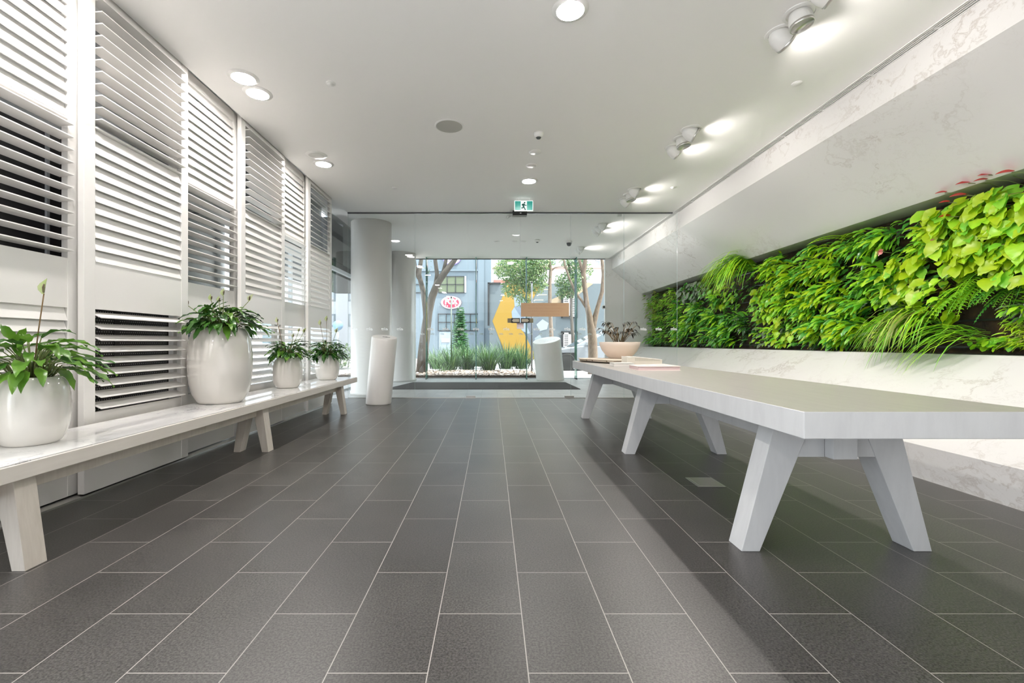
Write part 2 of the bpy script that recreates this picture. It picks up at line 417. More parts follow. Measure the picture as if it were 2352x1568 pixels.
clump('heart_leaf_vine', (1770,1860), (700,790), 46, .11, .09, ['heart'], [M['lime'],M['bright']], 'sparse heart-leaved vine over the bare brown patch of the panel', seed=27, stems=44)
clump('mint_leaf_plant', (1730,1800), (750,797), 120, .09, .045, ['oval'], [M['mid'],M['silver'],M['bright']], 'low pale small-leaved plant on the ledge under the sparse heart-leaved vine', seed=28)
l3 = 'bright green lance-leaved plant in the near half of the living wall'
for i, (a, c) in enumerate((((1745,1840),(580,655)), ((1845,1935),(560,640)), ((1795,1880),(640,710)), ((1865,1960),(630,705)), ((1850,1930),(700,795)), ((1925,2010),(690,760)), ((1920,2000),(750,800)))):
    clump('peace_lily', a, c, 170, .17, .052, ['lance','lance','oval'], [M['bright'],M['mid'],M['lime'],M['deep']], l3, G3, seed=30+i)
clump('peace_lily', (1940,2060), (530,590), 150, .17, .05, ['lance'], [M['mid'],M['bright'],M['deep']], 'bright green lance-leaved plant under the top edge, left of the red flowers', seed=38)
clump('peace_lily', (1960,2060), (590,680), 120, .17, .055, ['lance'], [M['deep'],M['mid'],M['bright']], 'deep green lance-leaved plant beside the coral pink bloom', seed=39)
clump('small_leaf_plant', (2000,2080), (670,790), 210, .09, .03, ['lance','strap'], [M['mid'],M['bright'],M['silver']], 'fine-leaved bushy plant left of the drooping grass tuft', seed=40)
l4 = 'lime heart-leaved vine in the nearest part of the living wall'
for i, (a, c, nn) in enumerate((((2040,2150),(590,680),75), ((2140,2250),(470,560),100), ((2235,2350),(430,520),100), ((2170,2290),(550,620),70), ((2270,2360),(510,600),70), ((2330,2460),(430,560),90), ((2300,2460),(560,640),55))):
    clump('heart_leaf_vine', a, c, int(nn*.80), .13, .105, ['heart'], [M['lime'],M['lime'],M['bright'],M['lime'],M['mid']], l4, G4, seed=50+i, stems=int(nn*.6), out=(.08,.30))
clump('heart_leaf_vine', (2100,2210), (640,740), 26, .13, .11, ['heart'], [M['lime'],M['bright']], 'few trailing heart leaves over the bare patch left of the feathery fern', seed=59, stems=26, out=(.08,.3))
clump('moss_plant', (2310,2440), (735,815), 420, .07, .012, ['strap'], [M['lime'],M['bright'],M['olive']], 'yellow-green fine mossy plant in the bottom near corner of the living wall', seed=60, fan=1.2)
clump('button_leaf_plant', (2235,2320), (775,812), 60, .06, .045, ['oval'], [M['mid'],M['bright']], 'small round-leaved trailing plant on the ledge right of the grass tuft', seed=61)
clump('small_leaf_plant', (2330,2460), (640,740), 160, .10, .03, ['lance'], [M['mid'],M['silver'],M['bright']], 'fine-leaved green plant right of the feathery fern', seed=62)
clump('small_leaf_plant', (2100,2160), (520,580), 140, .08, .035, ['lance','oval'], [M['bright'],M['mid'],M['lime']], 'pale small-leaved plant by the red blossom under the recess edge', seed=63)
for i, a in enumerate(((1560,2000),)): pass
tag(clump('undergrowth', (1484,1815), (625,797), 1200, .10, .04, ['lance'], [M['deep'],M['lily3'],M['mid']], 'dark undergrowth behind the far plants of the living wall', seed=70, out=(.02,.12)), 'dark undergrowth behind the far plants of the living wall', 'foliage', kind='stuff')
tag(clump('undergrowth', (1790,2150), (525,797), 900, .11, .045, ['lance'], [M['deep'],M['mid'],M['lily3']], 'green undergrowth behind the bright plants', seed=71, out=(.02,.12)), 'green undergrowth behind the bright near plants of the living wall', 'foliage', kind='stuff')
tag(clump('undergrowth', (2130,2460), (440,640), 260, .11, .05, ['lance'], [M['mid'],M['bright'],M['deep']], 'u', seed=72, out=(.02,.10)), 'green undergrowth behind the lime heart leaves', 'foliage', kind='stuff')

def fern(px, py, n, L, label, mats, seed, up=.3, width=.12, name='fern'):
    r = random.Random(seed); y = wall_y(px); z = 1 + (VY-py)/F*y
    t = thing(name, (4.46, y, z), label, 'plant'); 
    f = MB()
    for i in range(n):
        d = Vector((-1, r.uniform(-.9,.9)+.2, r.uniform(-.4, up))).normalized(); p = Vector((4.46, y+r.uniform(-.06,.06), z+r.uniform(-.05,.05)))
        l = L*r.uniform(.7,1.1); mi = r.choice(range(len(mats))); N = 16; pts = []
        for k in range(N+1):
            pts.append(p.copy()); p = p + d*(l/N); d = (d + Vector((0,0,-1.5/N))).normalized()
        f.tube(pts, [.003]*N + [.001], 4, mi)
        for k in range(2, N):
            dd = (pts[k+1]-pts[k]).normalized(); s = dd.cross(Vector((0,0,1)))
            if s.length < .1: s = Vector((0,1,0))
            s.normalize(); w = width*math.sin(math.pi*(k/N)**.7)*.5 + .01
            for sg in (-1, 1):
                f.leaf(pts[k], s*sg + dd*.45, w, .016, .3, 'strap', mi, .1)
    f.build('fronds', mats, t)
fern(2240, 640, 18, .56, 'feathery green fern at the right, below the lime heart leaves', [M['mid'],M['bright']], 81, width=.14)
fern(2110, 555, 9, .34, 'pale feathery fern just below the pink and red blooms', [M['bright'],M['lime']], 82)
fern(2060, 690, 8, .3, 'small pale fern left of the bare brown patch', [M['bright'],M['lime']], 83)
fern(2325, 640, 14, .5, 'dark feathery fern at the right edge of the picture', [M['mid'],M['deep']], 85, width=.13)
fern(1940, 560, 8, .55, 'pale palm sprig poking above the recess edge', [M['lime'],M['bright']], 84, up=1.3, name='palm_seedling')

def tuft(px, py, n, L, W, label, mats, seed, name, lift=(.1,.9), droop=2.3, spread=.9, ybias=.25, x0=4.44):
    r = random.Random(seed); y = wall_y(px, 4.35); z = 1 + (VY-py)/F*y
    t = thing(name, (x0, y, z), label, 'plant'); f = MB()
    for i in range(n):
        d = Vector((-1, r.uniform(-spread, spread)+ybias, r.uniform(*lift)))
        p = (x0 + r.uniform(-.04,.02), y + r.uniform(-.12,.12), z + r.uniform(-.06,.06))
        f.leaf(p, d, L*r.uniform(.6,1.15), W*r.uniform(.7,1.2), droop*r.uniform(.7,1.25), 'strap', r.choice(range(len(mats))), .3)
    f.build('blades', mats, t)
tuft(1728, 615, 190, 1.0, .021, 'large arching spider plant spilling from the top of the living wall', [M['bright'],M['lime'],M['mid']], 91, 'spider_plant', (.3,1.3), 3.0, 1.0, .25, 4.36)
tuft(2145, 735, 120, .74, .018, 'drooping grass tuft hanging over the marble ledge, left one', [M['mid'],M['bright'],M['olive']], 92, 'grass_tuft', (.0,.8), 2.8, .9, .35, 4.30)
tuft(2262, 772, 40, .72, .020, 'thin arching grass tuft sprawling on the ledge right of the drooping one', [M['bright'],M['mid']], 93, 'grass_tuft', (.1,.7), 2.4, .6, .7, 4.28)
# red flamingo flowers, one plant under the recess edge with its blooms
t = thing('flamingo_flower', (4.45, wall_y(2240), 2.22), 'flamingo plant with red blooms against the marble edge', 'plant')
f = MB(); r = random.Random(5)
for i in range(26):
    f.leaf((4.40, wall_y(2240)+r.uniform(-.3,.3), 2.2+r.uniform(-.08,.05)), (-1, r.uniform(-.5,.7), r.uniform(-.1,.6)), .15, .10, .8, 'heart', r.choice((0,1)), .2)
f.build('foliage', [M['lime'],M['bright']], t)
for (px, py, s) in ((2165,443,.075),(2219,421,.09),(2258,414,.08),(2265,402,.075),(2318,396,.10),(2208,449,.10),(2172,465,.07),(2174,497,.075)):
    Y = wall_y(px, 4.12); p = at(px, py, Y)
    fl = MB(); fl.leaf(p+Vector((.03,0,.01)), (-1,.7,.05), s, s*.85, .3, 'heart', 0, .2, up=(-.45,-.25,.85))
    fo = fl.build('bloom', M['red'], t)
    st = MB(); st.tube([p+Vector((.02,0,0)), p+Vector((.15,-.05,-.02)), (4.45, Y-.12, min(p.z-.12, 2.28))], .003, 5); st.build('flower_stalk', M['stem'], fo)
for (px, py, lab) in ((2024,578,'coral pink bloom among the bright leaves near the green wall centre'),(2142,556,'soft pink bloom just below the red flowers')):
    Y = wall_y(px, 4.2); p = at(px, py, Y); f = MB()
    for k in range(9):
        a = k*2.4; f.leaf(p, (-.6, math.cos(a), math.sin(a)), .035+.01*(k % 3), .035, .2, 'oval', 0, .2)
    st = MB().tube([p, (4.46, Y, p.z-.03)], .003, 5)
    q = thing('pink_flower', p, lab, 'flower'); f.build('petals', M['pink'], q); st.build('stalk', M['stem'], q)

# ------------------------------------------------------------------ sliding louvred shutters along the left glass
def slats(bm_y0, bm_y1, z0, z1, xc, ang, w=.092, pitch=.077):
    b = MB(); n = int(round((z1-z0)/pitch)); p = (z1-z0)/n
    ca, sa = math.cos(ang), math.sin(ang); th = .0055
    for i in range(n):
        z = z0 + (i+.5)*p
        # front edge towards the room (+x), lowered by the tilt; blade section with thinned edges
        sec = [(-w/2, -th*.6), (-w/2, th*.6), (w/2, th*.6), (w/2, -th*.6)]
        pts = [(xc + u*ca - v*sa*-1*0 + v*sa, z - u*sa + v*ca) for u, v in sec]
        b.prism(pts, 'y', bm_y0, bm_y1)
    return b
def shutter(y0, y1, plane, states, label, rod=False):
    xf, xb = (-2.63, -2.672) if plane == 'front' else (-2.70, -2.742)
    t = thing('sliding_shutter', ((xf+xb)/2, (y0+y1)/2, .02), label, 'shutter', 'sliding louvred shutters along the left glass')
    sw = .085; zs = [(.54,1.225), (1.54,2.425), (2.44,3.32)]
    fr = MB()
    fr.box(xb, xf, y0, y0+sw, .02, 3.42); fr.box(xb, xf, y1-sw, y1, .02, 3.42)
    fr.box(xb, xf, y0+sw, y1-sw, 3.32, 3.42); fr.box(xb, xf, y0+sw, y1-sw, 2.425, 2.44)
    fr.build('frame', M['shutter'], t, bevel=.003)
    MB().box(xb+.004, xf-.003, y0+sw, y1-sw, 1.225, 1.54).build('middle_panel', M['shutter'], t)
    MB().box(xb+.004, xf-.003, y0+sw, y1-sw, .02, .54).build('bottom_panel', M['shutter'], t)
    for (z0, z1), s in zip(zs, states):
        ang = {'open': -.10, 'low': .42, 'closed': 1.27, 'half': .60}[s]
        w = .092
        slats(y0+sw+.003, y1-sw-.003, z0+.002, z1-.002, (xf+xb)/2 + (.018 if s in ('open', 'low') else .006), ang, w).build('louvre_bank', M['shutter'], t)
    return t
C, O, HF = 'closed', 'open', 'half'
shutter(1.984, 2.984, 'back', (C, O, C), 'white louvred shutter at the left edge, its middle louvres open on black')
shutter(2.936, 3.945, 'front', ('low', C, O), 'white louvred shutter whose low open louvres show perforated black')
shutter(3.86, 4.852, 'back', ('low', O, C), 'white louvred shutter behind the tall pot, middle louvres open on dark cladding')
shutter(4.78, 5.79, 'front', ('low', C, O), 'white louvred shutter right of the bright gap, with open top louvres')
shutter(5.66, 6.645, 'back', ('low', O, C), 'narrow-looking louvred shutter with open middle louvres on bright street')
shutter(6.53, 7.49, 'front', ('low', C, HF), 'last white louvred shutter, next to the glass screen')
struct('trim_1', MB().box(-2.78, -2.625, 1.97, 7.5, 0, .012), M['steel'])       # floor track

# glass facade behind the shutters
g = MB(); g.box(-3.056, -3.044, 4.0, 12.6, 0, 3.48)
struct('window_1', g, M['glass'], 'glass facade behind the white shutters', 'window')
b = MB()
for y in (5.36, 6.9, 8.5, 10.4, 12.6): b.box(-3.075, -3.025, y-.025, y+.025, 0, 2.42)
b.box(-3.08, -3.02, 4.0, 12.6, 2.40, 2.47)
struct('window_1_frame', b, pbr('white_mullion', (.62,.66,.68), .4), 'pale mullions and transom of the left glass facade', 'window frame')
b = MB(); b.box(-3.30, -3.12, 1.97, 5.32, 0, 2.46)
struct('wall_outside', b, M['darkwall'], 'dark cladding wall behind the shutters', 'wall')
b = MB(); b.box(-3.34, -3.12, 1.97, 8.35, 2.47, H+.14)
struct('wall_spandrel', b, M['spandrel'], 'grey spandrel above the shutters glazing', 'wall')
# perforated black screen behind the low louvres
t = thing('perforated_screen', (-2.86, 3.4, .3), 'black perforated metal screen behind the low louvres of the second shutter', 'screen')
m, nt, bs, o = newmat('perforated_black')
c = coords(nt, (1,1,1)); sp = nt.nodes.new('ShaderNodeSeparateXYZ'); nt.links.new(c, sp.inputs[0])
S = 48.0
row = math_(nt, 'FLOOR', math_(nt, 'MULTIPLY', sp.outputs[2], S))
fy = math_(nt, 'FRACT', math_(nt, 'ADD', math_(nt, 'MULTIPLY', sp.outputs[1], S), math_(nt, 'MULTIPLY', row, .5)))
fz = math_(nt, 'FRACT', math_(nt, 'MULTIPLY', sp.outputs[2], S))
dd = math_(nt, 'ADD', math_(nt, 'POWER', math_(nt, 'ABSOLUTE', math_(nt, 'SUBTRACT', fy, .5)), 2), math_(nt, 'POWER', math_(nt, 'ABSOLUTE', math_(nt, 'SUBTRACT', fz, .5)), 2))
nt.links.new(mixc(nt, math_(nt, 'LESS_THAN', dd, .045), (.010,.010,.011), (.42,.43,.44)), bs.inputs['Base Color']); bs.inputs['Roughness'].default_value = .4
MB().box(-2.862, -2.858, 2.9, 4.02, .3, 1.4).build('sheet', m, t)
b = MB(); b.box(-2.88, -2.845, 2.86, 2.9, 0, 1.42); b.box(-2.88, -2.845, 4.02, 4.06, 0, 1.42); b.box(-2.857, -2.85, 3.44, 3.49, .3, 1.4)
b.build('posts', M['black'], t)
# dark blind in the upper bay of the first shutter
t = thing('roller_blind', (-2.95, 2.7, 1.3), 'black blind behind the open middle louvres of the leftmost shutter', 'blind')
MB().box(-2.952, -2.946, 1.99, 3.6, .2, 2.42).build('cloth', M['black'], t)
b = MB()
for y in (2.42, 3.0, 3.5): b.box(-2.946, -2.93, y, y+.018, .2, 2.42)
b.build('battens', M['spandrel'], t)
# black steel canopy outside, at the end of the shutters
t = thing('steel_canopy', (-3.6, 9.6, 2.3), 'black steel canopy beam outside the glass, above the last shutter', 'canopy')
MB().box(-4.2, -3.10, 8.75, 9.5, 2.62, 3.42).build('beam', M['black'], t, bevel=.01)
MB().box(-4.3, -3.10, 8.36, 12.6, 2.36, 2.62).build('lower_fascia', M['dark'], t, bevel=.01)
MB().box(-4.3, -3.10, 9.5, 12.6, 2.62, 3.5).build('upper_fascia', M['spandrel'], t)

# ------------------------------------------------------------------ glass screen with double doors, and the street glazing
def text_mesh(body, size, bold=0, shear=0, mirror=False, sx=1.0):
    cu = bpy.data.curves.new('lettering', 'FONT'); cu.body = body; cu.size = size; cu.shear = shear; cu.offset = bold
    cu.align_x = 'CENTER'; cu.align_y = 'CENTER'; cu.resolution_u = 3
    o = bpy.data.objects.new('lettering', cu); COL.objects.link(o); bpy.context.view_layer.update()
    me = bpy.data.meshes.new_from_object(o.evaluated_get(bpy.context.evaluated_depsgraph_get()))
    vs = [Vector((v.co.x*sx*(-1 if mirror else 1), 0, v.co.y)) for v in me.vertices]; fs = [list(p.vertices) for p in me.polygons]
    bpy.data.objects.remove(o); bpy.data.meshes.remove(me); bpy.data.curves.remove(cu)
    return vs, fs
ELM = text_mesh('elm', .078, .0012, .35, True)
def elm_row(x0, x1, y, z):
    b = MB(); k = math.ceil((x0+.03)/.275)
    while k*.275 < x1-.03:
        b.add([v + Vector((k*.275, y, z)) for v in ELM[0]], ELM[1]); k += 1
    return b
def pane(name, x0, x1, y, z0, z1, letters=True, edge='edge2', th=.012):
    g = MB().box(x0, x1, y-th/2, y+th/2, z0, z1)
    # narrow vertical faces take the green edge material
    for i, f in enumerate(g.f):
        xs = {round(g.v[k].x, 5) for k in f}
        if len(xs) == 1: g.m[i] = 1
    o = g.build(name, [M['glass'], M[edge]])
    if letters:
        elm_row(x0, x1, y-th/2-.0015, 1.25).build('lettering', M['frost'], o)
    return o
PY = 8.23
pe = [X_(p, PY) for p in (799, 953, 1075, 1195, 1311, 1433)] + [3.36]
for i in range(6):
    door = i in (2, 3)
    o = pane('door_%d' % (i-1) if door else 'window_%d' % (i+2 if i < 2 else i), pe[i]+.004, pe[i+1]-.004, PY, .012 if not door else .02, H-.02)
    o['kind'] = 'structure'; o['label'] = ('glass door leaf %s in the lobby screen' % ('left of the meeting edge' if i == 2 else 'right of the meeting edge')) if door else 'frameless glass panel of the lobby screen'
    o['category'] = 'door' if door else 'window'
b = MB(); b.box(pe[0], 3.36, PY-.012, PY+.012, 0, .012)
struct('trim_2', b, M['steel'])
b = MB(); b.box(pe[0], 3.27, PY-.02, PY+.02, H-.018, H)
struct('trim_3', b, M['dark'])
for x, s in ((pe[2]+.05,'left'), (pe[4]-.03,'right')):
    t = thing('floor_pivot', (x, PY, 0), 'small steel floor pivot under the %s glass door leaf' % s, 'hinge')
    MB().box(x-.085, x+.085, PY-.022, PY+.022, .002, .045).build('clamp', M['steel'], t, bevel=.003)
    MB().box(x-.09, x+.09, PY-.035, PY+.035, 0, .004).build('plate', M['steel'], t)
t = thing('door_operator', (pe[3], PY, H-.16), 'dark overhead door operator box above the meeting glass doors', 'door closer')
cx = X_(1194, PY)
MB().box(cx-.135, cx+.12, PY-.14, PY-.012, H-.085, H+.002).build('housing', M['black'], t, bevel=.006)
MB().box(cx-.01, cx+.02, PY-.144, PY-.14, H-.055, H-.043).build('sensor_eye', M['frost'], t)
t = thing('overhead_closer', (X_(1171, 8.6), 8.6, H-.2), 'thin pair of grey closer arms behind the glass doors', 'door closer')
for dx in (-.03, .03): 
    b = MB(); b.tube([(X_(1171,8.5)+dx, PY+.03, H-.05), (X_(1168,8.5)+dx, 8.6, H+.002)], .008, 6); b.build('arm', M['steel'], t)
# door locks
for sgn, x0, x1 in ((-1, -.36, -.0), (1, .0, .36)):
    s = 'left' if sgn < 0 else 'right'; xc = pe[3]; a = sgn
    t = thing('door_lock', (xc + a*.09, PY-.006, 1.36), 'black and brass door lock with arrow plate on the %s door leaf' % s, 'lock')
    X = lambda u: xc + a*u
    b = MB(); lo, hi = sorted((X(.008), X(.165))); b.box(lo, hi, PY-.045, PY-.007, 1.357, 1.445); b.build('body', M['black'], t, bevel=.004)
    b = MB(); pts = [(X(.022),1.375),(X(.13),1.375),(X(.152),1.401),(X(.13),1.427),(X(.022),1.427)]
    if a < 0: pts = pts[::-1]
    b.prism(pts, 'y', PY-.049, PY-.045); b.build('arrow_plate', pbr('brass_plate_%s' % s, (.48,.43,.33), .4, metal=.6), t)
    b = MB(); lo, hi = sorted((X(.165), X(.232))); b.box(lo, hi, PY-.03, PY-.007, 1.362, 1.440); b.build('bolt_cover', pbr('bronze_%s' % s, (.22,.19,.12), .4, metal=.5), t)
# paper notice at the joint
t = thing('paper_notice', (pe[3]-.01, PY-.01, 1.24), 'small white paper notice taped under the door locks', 'notice')
MB().box(X_(1187,PY), X_(1203,PY), PY-.0085, PY-.0065, Z_(755,PY), Z_(740.5,PY)).build('sheet', pbr('paper', (.85,.82,.83), .6), t)
b = MB(); rr = random.Random(3)
for k in range(6):
    z = Z_(742.5+k*1.7, PY); x = X_(1188.2, PY)
    while x < X_(1201.5, PY):
        w = rr.uniform(.006, .016); b.box(x, x+w, PY-.0092, PY-.0085, z, z+.0045); x += w+.004
b.build('red_print', pbr('red_print', (.72,.28,.36), .6), t)
# brown translucent band on the right leaf
t = thing('door_sign', (X_(1251,PY), PY-.008, Z_(727,PY)), 'wide brown film sign with faint mirrored lines across the right glass door leaf', 'sign')
m, nt, bs, o = newmat('brown_film'); bs.inputs['Base Color'].default_value = (.56,.36,.21,1); bs.inputs['Roughness'].default_value = .5; bs.inputs['Alpha'].default_value = .90
MB().box(X_(1196.5,PY), X_(1307,PY), PY-.0095, PY-.007, Z_(727,PY), Z_(695.5,PY)).build('film', m, t)
b = MB(); rr = random.Random(9)
for k, (a, c) in enumerate(((1206,1298),(1214,1290),(1212,1290),(1220,1284))):
    z = Z_(700.5+k*7, PY); x = X_(a, PY)
    while x < X_(c, PY):
        w = rr.uniform(.004, .011); h = rr.choice((.014,.014,.02))
        b.box(x, x+w*.45, PY-.0105, PY-.0095, z-.007, z-.007+h); b.box(x+w*.45, x+w, PY-.0105, PY-.0095, z-.007, z-.003)
        x += w + (.004 if rr.random() > .2 else .014)
b.build('faded_lines', pbr('brown_print', (.44,.25,.14), .6), t)

OY = 12.74
fx = [-2.02, X_(982,OY), X_(1094,OY), X_(1208,OY), X_(1320,OY), 3.18]
for i in range(5):
    o = pane('window_%d' % (7+i), fx[i]+.003, fx[i+1]-.003, OY, .01, H-.01)
    o['kind'] = 'structure'; o['label'] = 'frameless glass panel of the street front'; o['category'] = 'window'
for i, x in enumerate(fx[1:5]):
    b = MB(); b.box(x-.0095, x+.0095, OY-.30, OY-.008, .02, H-.01)
    for k, f in enumerate(b.f):
        if len({round(b.v[q].y,4) for q in f}) == 1: b.m[k] = 1
    o = b.build('trim_%d' % (4+i), [M['fin'], M['edge']]); o['kind'] = 'structure'; o['label'] = 'green glass fin stiffening the street front'; o['category'] = 'glass fin'
    MB().box(x-.02, x+.02, OY-.31, OY-.008, 0, .02).build('shoe', M['dark'], o)
b = MB(); b.box(-2.9, 3.18, OY-.012, OY+.012, H-.022, H-.001); b.box(-2.9, 3.18, OY-.012, OY+.012, 0, .01)
struct('trim_8', b, M['dark'])

for nm, cy, lab in (('near', 8.98, 'white round column just behind the lobby glass screen'), ('far', 12.05, 'white round column beside the street glazing')):
    b = MB().lathe([(.405,0),(.405,.06),(.39,.065),(.39,H)], (-2.37 if nm == 'near' else -2.40, cy, 0), 64)
    struct('column', b, M['ped'], lab, 'column')
# recessed entrance mat
pts = [(-2.3, 9.77), (1.91, 9.77), (1.86, 11.45), (-1.98, 11.45)]
b = MB().prism(pts, 'z', .001, .010); o = b.build('entrance_mat', pbr('mat_pile', (.055,.050,.047), .95)); tag(o, 'dark brown entrance mat between the two glass fronts', 'mat')
# sensor under the ceiling in front of the screen
t = thing('presence_sensor', (X_(1425,PY), PY+.05, H-.06), 'tiny white sensor box under the ceiling behind the glass screen', 'sensor')
MB().box(X_(1425,PY)-.035, X_(1425,PY)+.035, PY+.03, PY+.09, H-.06, H+.002).build('box', M['lamp'], t, bevel=.004)

# ------------------------------------------------------------------ exit sign
yE = 7.40; x0, x1, z0, z1 = X_(1181.5,yE), X_(1224.5,yE), Z_(484,yE), Z_(460.5,yE)
t = thing('exit_sign', ((x0+x1)/2, yE, z0), 'green emergency exit sign with running man hanging from the ceiling', 'sign')
MB().box(x0, x1, yE, yE+.03, z0, z1).build('casing', pbr('sign_casing', (.85,.9,.88), .3, emit=(.9,1,.97), es=.25), t, bevel=.003)
gr = pbr('sign_green', (.012,.30,.25), .3, emit=(.0,.30,.24), es=.1); wh = pbr('sign_white', (.9,.95,.94), .3, emit=(.9,1,.97), es=.25)
w = x1-x0; h = z1-z0
U = lambda u, v: (x0 + u*w, z0 + v*h)
for ua, ub in ((.03,.34),(.665,.97)):
    b = MB(); a0, a1 = U(ua,.06), U(ub,.94); b.box(a0[0], a1[0], yE-.003, yE, a0[1], a1[1]); b.build('green_field', gr, t)
b = MB(); a0, a1 = U(.34,.04), U(.665,.95); b.box(a0[0], a1[0], yE-.003, yE, a0[1], a1[1]); b.build('doorway', wh, t)
b = MB()
def limb(pts, r):
    b.tube([(U(*p)[0], yE-.006, U(*p)[1]) for p in pts], r, 6)
limb([(.50,.66),(.48,.44)], .017); limb([(.48,.47),(.455,.28),(.365,.265)], .011); limb([(.485,.47),(.53,.28),(.585,.10),(.55,.075)], .011)
limb([(.50,.66),(.44,.65),(.40,.52)], .009); limb([(.51,.66),(.57,.54),(.65,.52)], .009)
b.lathe([(.0001,-.014),(.010,-.010),(.014,0),(.010,.010),(.0001,.014)], (U(.545,.78)[0], yE-.006, U(.545,.78)[1]), 12)
b.build('running_figure', pbr('figure_green', (.012,.12,.10), .4), t)
for dx in (-.11, .11):
    b = MB(); b.tube([((x0+x1)/2+dx, yE+.015, z1), ((x0+x1)/2+dx, yE+.015, H+.002)], .004, 6); b.build('suspension_rod', M['lamp'], t)

# ------------------------------------------------------------------ ceiling fittings
def downlight(x, y, lit, label, group=None, rr=.106):
    q = rr/.106
    t = thing('downlight', (x, y, H-.02), label, 'ceiling light', group)
    MB().lathe([(.106*q,-.012),(.112*q,-.006),(.128*q,-.004),(.130*q,-.001),(.130*q,.002)], (x,y,H), 40).build('trim_ring', M['lamp'], t)
    MB().lathe([(.0001,-.019*q),(.05*q,-.018*q),(.085*q,-.015*q),(.104*q,-.010),(.106*q,-.006)], (x,y,H), 40).build('diffuser', (M['glow'] if rr > .1 else M['glow2']) if lit else M['offglass'], t)
    return t
DG = 'lit round downlights of the lobby ceiling'
downlight(*ceil_at(1310,22), True, 'large lit round downlight at the top of the picture, nearest in the middle row', DG)
downlight(*ceil_at(559,178), True, 'lit downlight of the left pair over the bench, the one nearer the shutters top', DG)
downlight(*ceil_at(592,214), True, 'lit downlight of the left pair over the bench, lower and farther one', DG)
downlight(*ceil_at(743,376), True, 'single lit downlight on the left, next to an unlit ring', DG)
downlight(*ceil_at(1215,415), True, 'small lit downlight in front of the exit sign', DG)
downlight(*ceil_at(727,356), False, 'unlit round downlight ring beside the single lit one on the left')
for (x, y) in ((-2.2,2.3),(-2.2,2.55),(.55,2.96),(-2.2,.7),(.55,.2),(-2.2,-2.0),(-2.2,-4.5),(-2.2,-7)):  # unseen lamps; those behind the camera are added to brighten the lobby
    downlight(x, y, True, 'unseen lit round downlight overhead, out of the picture', DG)
x, y = ceil_at(1032, 289)
t = thing('ceiling_speaker', (x, y, H-.01), 'grey round speaker grille set in the white ceiling', 'speaker')
MB().lathe([(.142,-.009),(.150,-.006),(.158,-.003),(.158,0)], (x,y,H), 48).build('rim', M['lamp'], t)
MB().lathe([(.0001,-.010),(.142,-.0095),(.142,-.004)], (x,y,H), 48, smooth=False).build('grille', M['mesh'], t)
def smoke(px, py, label):
    x, y = ceil_at(px, py)
    t = thing('smoke_detector', (x, y, H-.05), label, 'smoke detector')
    MB().lathe([(.035,-.048),(.045,-.04),(.055,-.02),(.058,.002)], (x,y,H), 28).build('housing', M['lamp'], t)
    MB().lathe([(.0001,-.064),(.02,-.062),(.03,-.049)], (x,y,H), 24).build('chamber', M['dark'], t)
smoke(1237, 306, 'white smoke detector with dark tip in front of the exit sign')
smoke(1234, 551, 'smoke detector on the ceiling beyond the glass screen')
def disc(px, py, r, h, label, mt='lamp', name='ceiling_disc', cat='ceiling fitting'):
    x, y = ceil_at(px, py)
    t = thing(name, (x, y, H-h), label, cat)
    MB().lathe([(.0001,-h),(r*.8,-h),(r*.82,-h*.7)], (x,y,H), 28).build('cover', M[mt], t)
    MB().lathe([(r*.82,-h*.72),(r,-h*.55),(r,.002)], (x,y,H), 28).build('rim', M['lamp'], t)
disc(1229, 349, .075, .012, 'flat white disc on the ceiling just behind the smoke detector')
disc(1221, 380, .075, .010, 'grey flat disc between the white disc and the lit small downlight', 'offglass')
for px, py, lab in ((760,191,'concealed sprinkler cap on the left, near the pair of downlights'), (907,431,'concealed sprinkler cap on the left, close to the glass screen'), (1830,191,'concealed sprinkler cap by the air diffuser, near the front spotlights'), (1547,430,'concealed sprinkler cap by the air diffuser, near the glass screen')):
    disc(px, py, .042, .012, lab, name='sprinkler_cap', cat='sprinkler')
for px in (1182, 1202): downlight(*ceil_at(px, 554), True, 'small lit downlight beyond the glass doors, %s of two side by side' % ('left' if px < 1190 else 'right'), None, .055)
disc(1141, 554, .06, .015, 'small white disc on the ceiling beyond the glass doors')
for px, py, nm, lab in ((1307,559,'dome','white dome camera on the ceiling beyond the glass screen'),):
    x, y = ceil_at(px, py-5)
    t = thing('dome_camera', (x, y, H-.1), lab, 'camera')
    MB().lathe([(.07,-.04),(.075,-.03),(.075,.002)], (x,y,H), 24).build('base', M['lamp'], t)
    MB().lathe([(.0001,-.115),(.03,-.108),(.05,-.085),(.06,-.04)], (x,y,H), 24).build('dome', M['dark'], t)
p = at(1386, 705, 12.66)
t = thing('wall_camera', p, 'small black and white camera on the marble end return edge', 'camera')
b = MB().lathe([(.05,-.03),(.055,0),(.05,.05)], p, 20, mat=Matrix.Rotation(math.pi/2, 3, 'X')); b.build('shell', M['lamp'], t)
MB().lathe([(.0001,.062),(.03,.055),(.035,.045)], p, 20, mat=Matrix.Rotation(math.pi/2, 3, 'X')).build('lens', M['black'], t)
MB().box(p.x-.02, p.x+.07, p.y+.02, 12.741, p.z-.02, p.z+.02).build('bracket', M['lamp'], t)

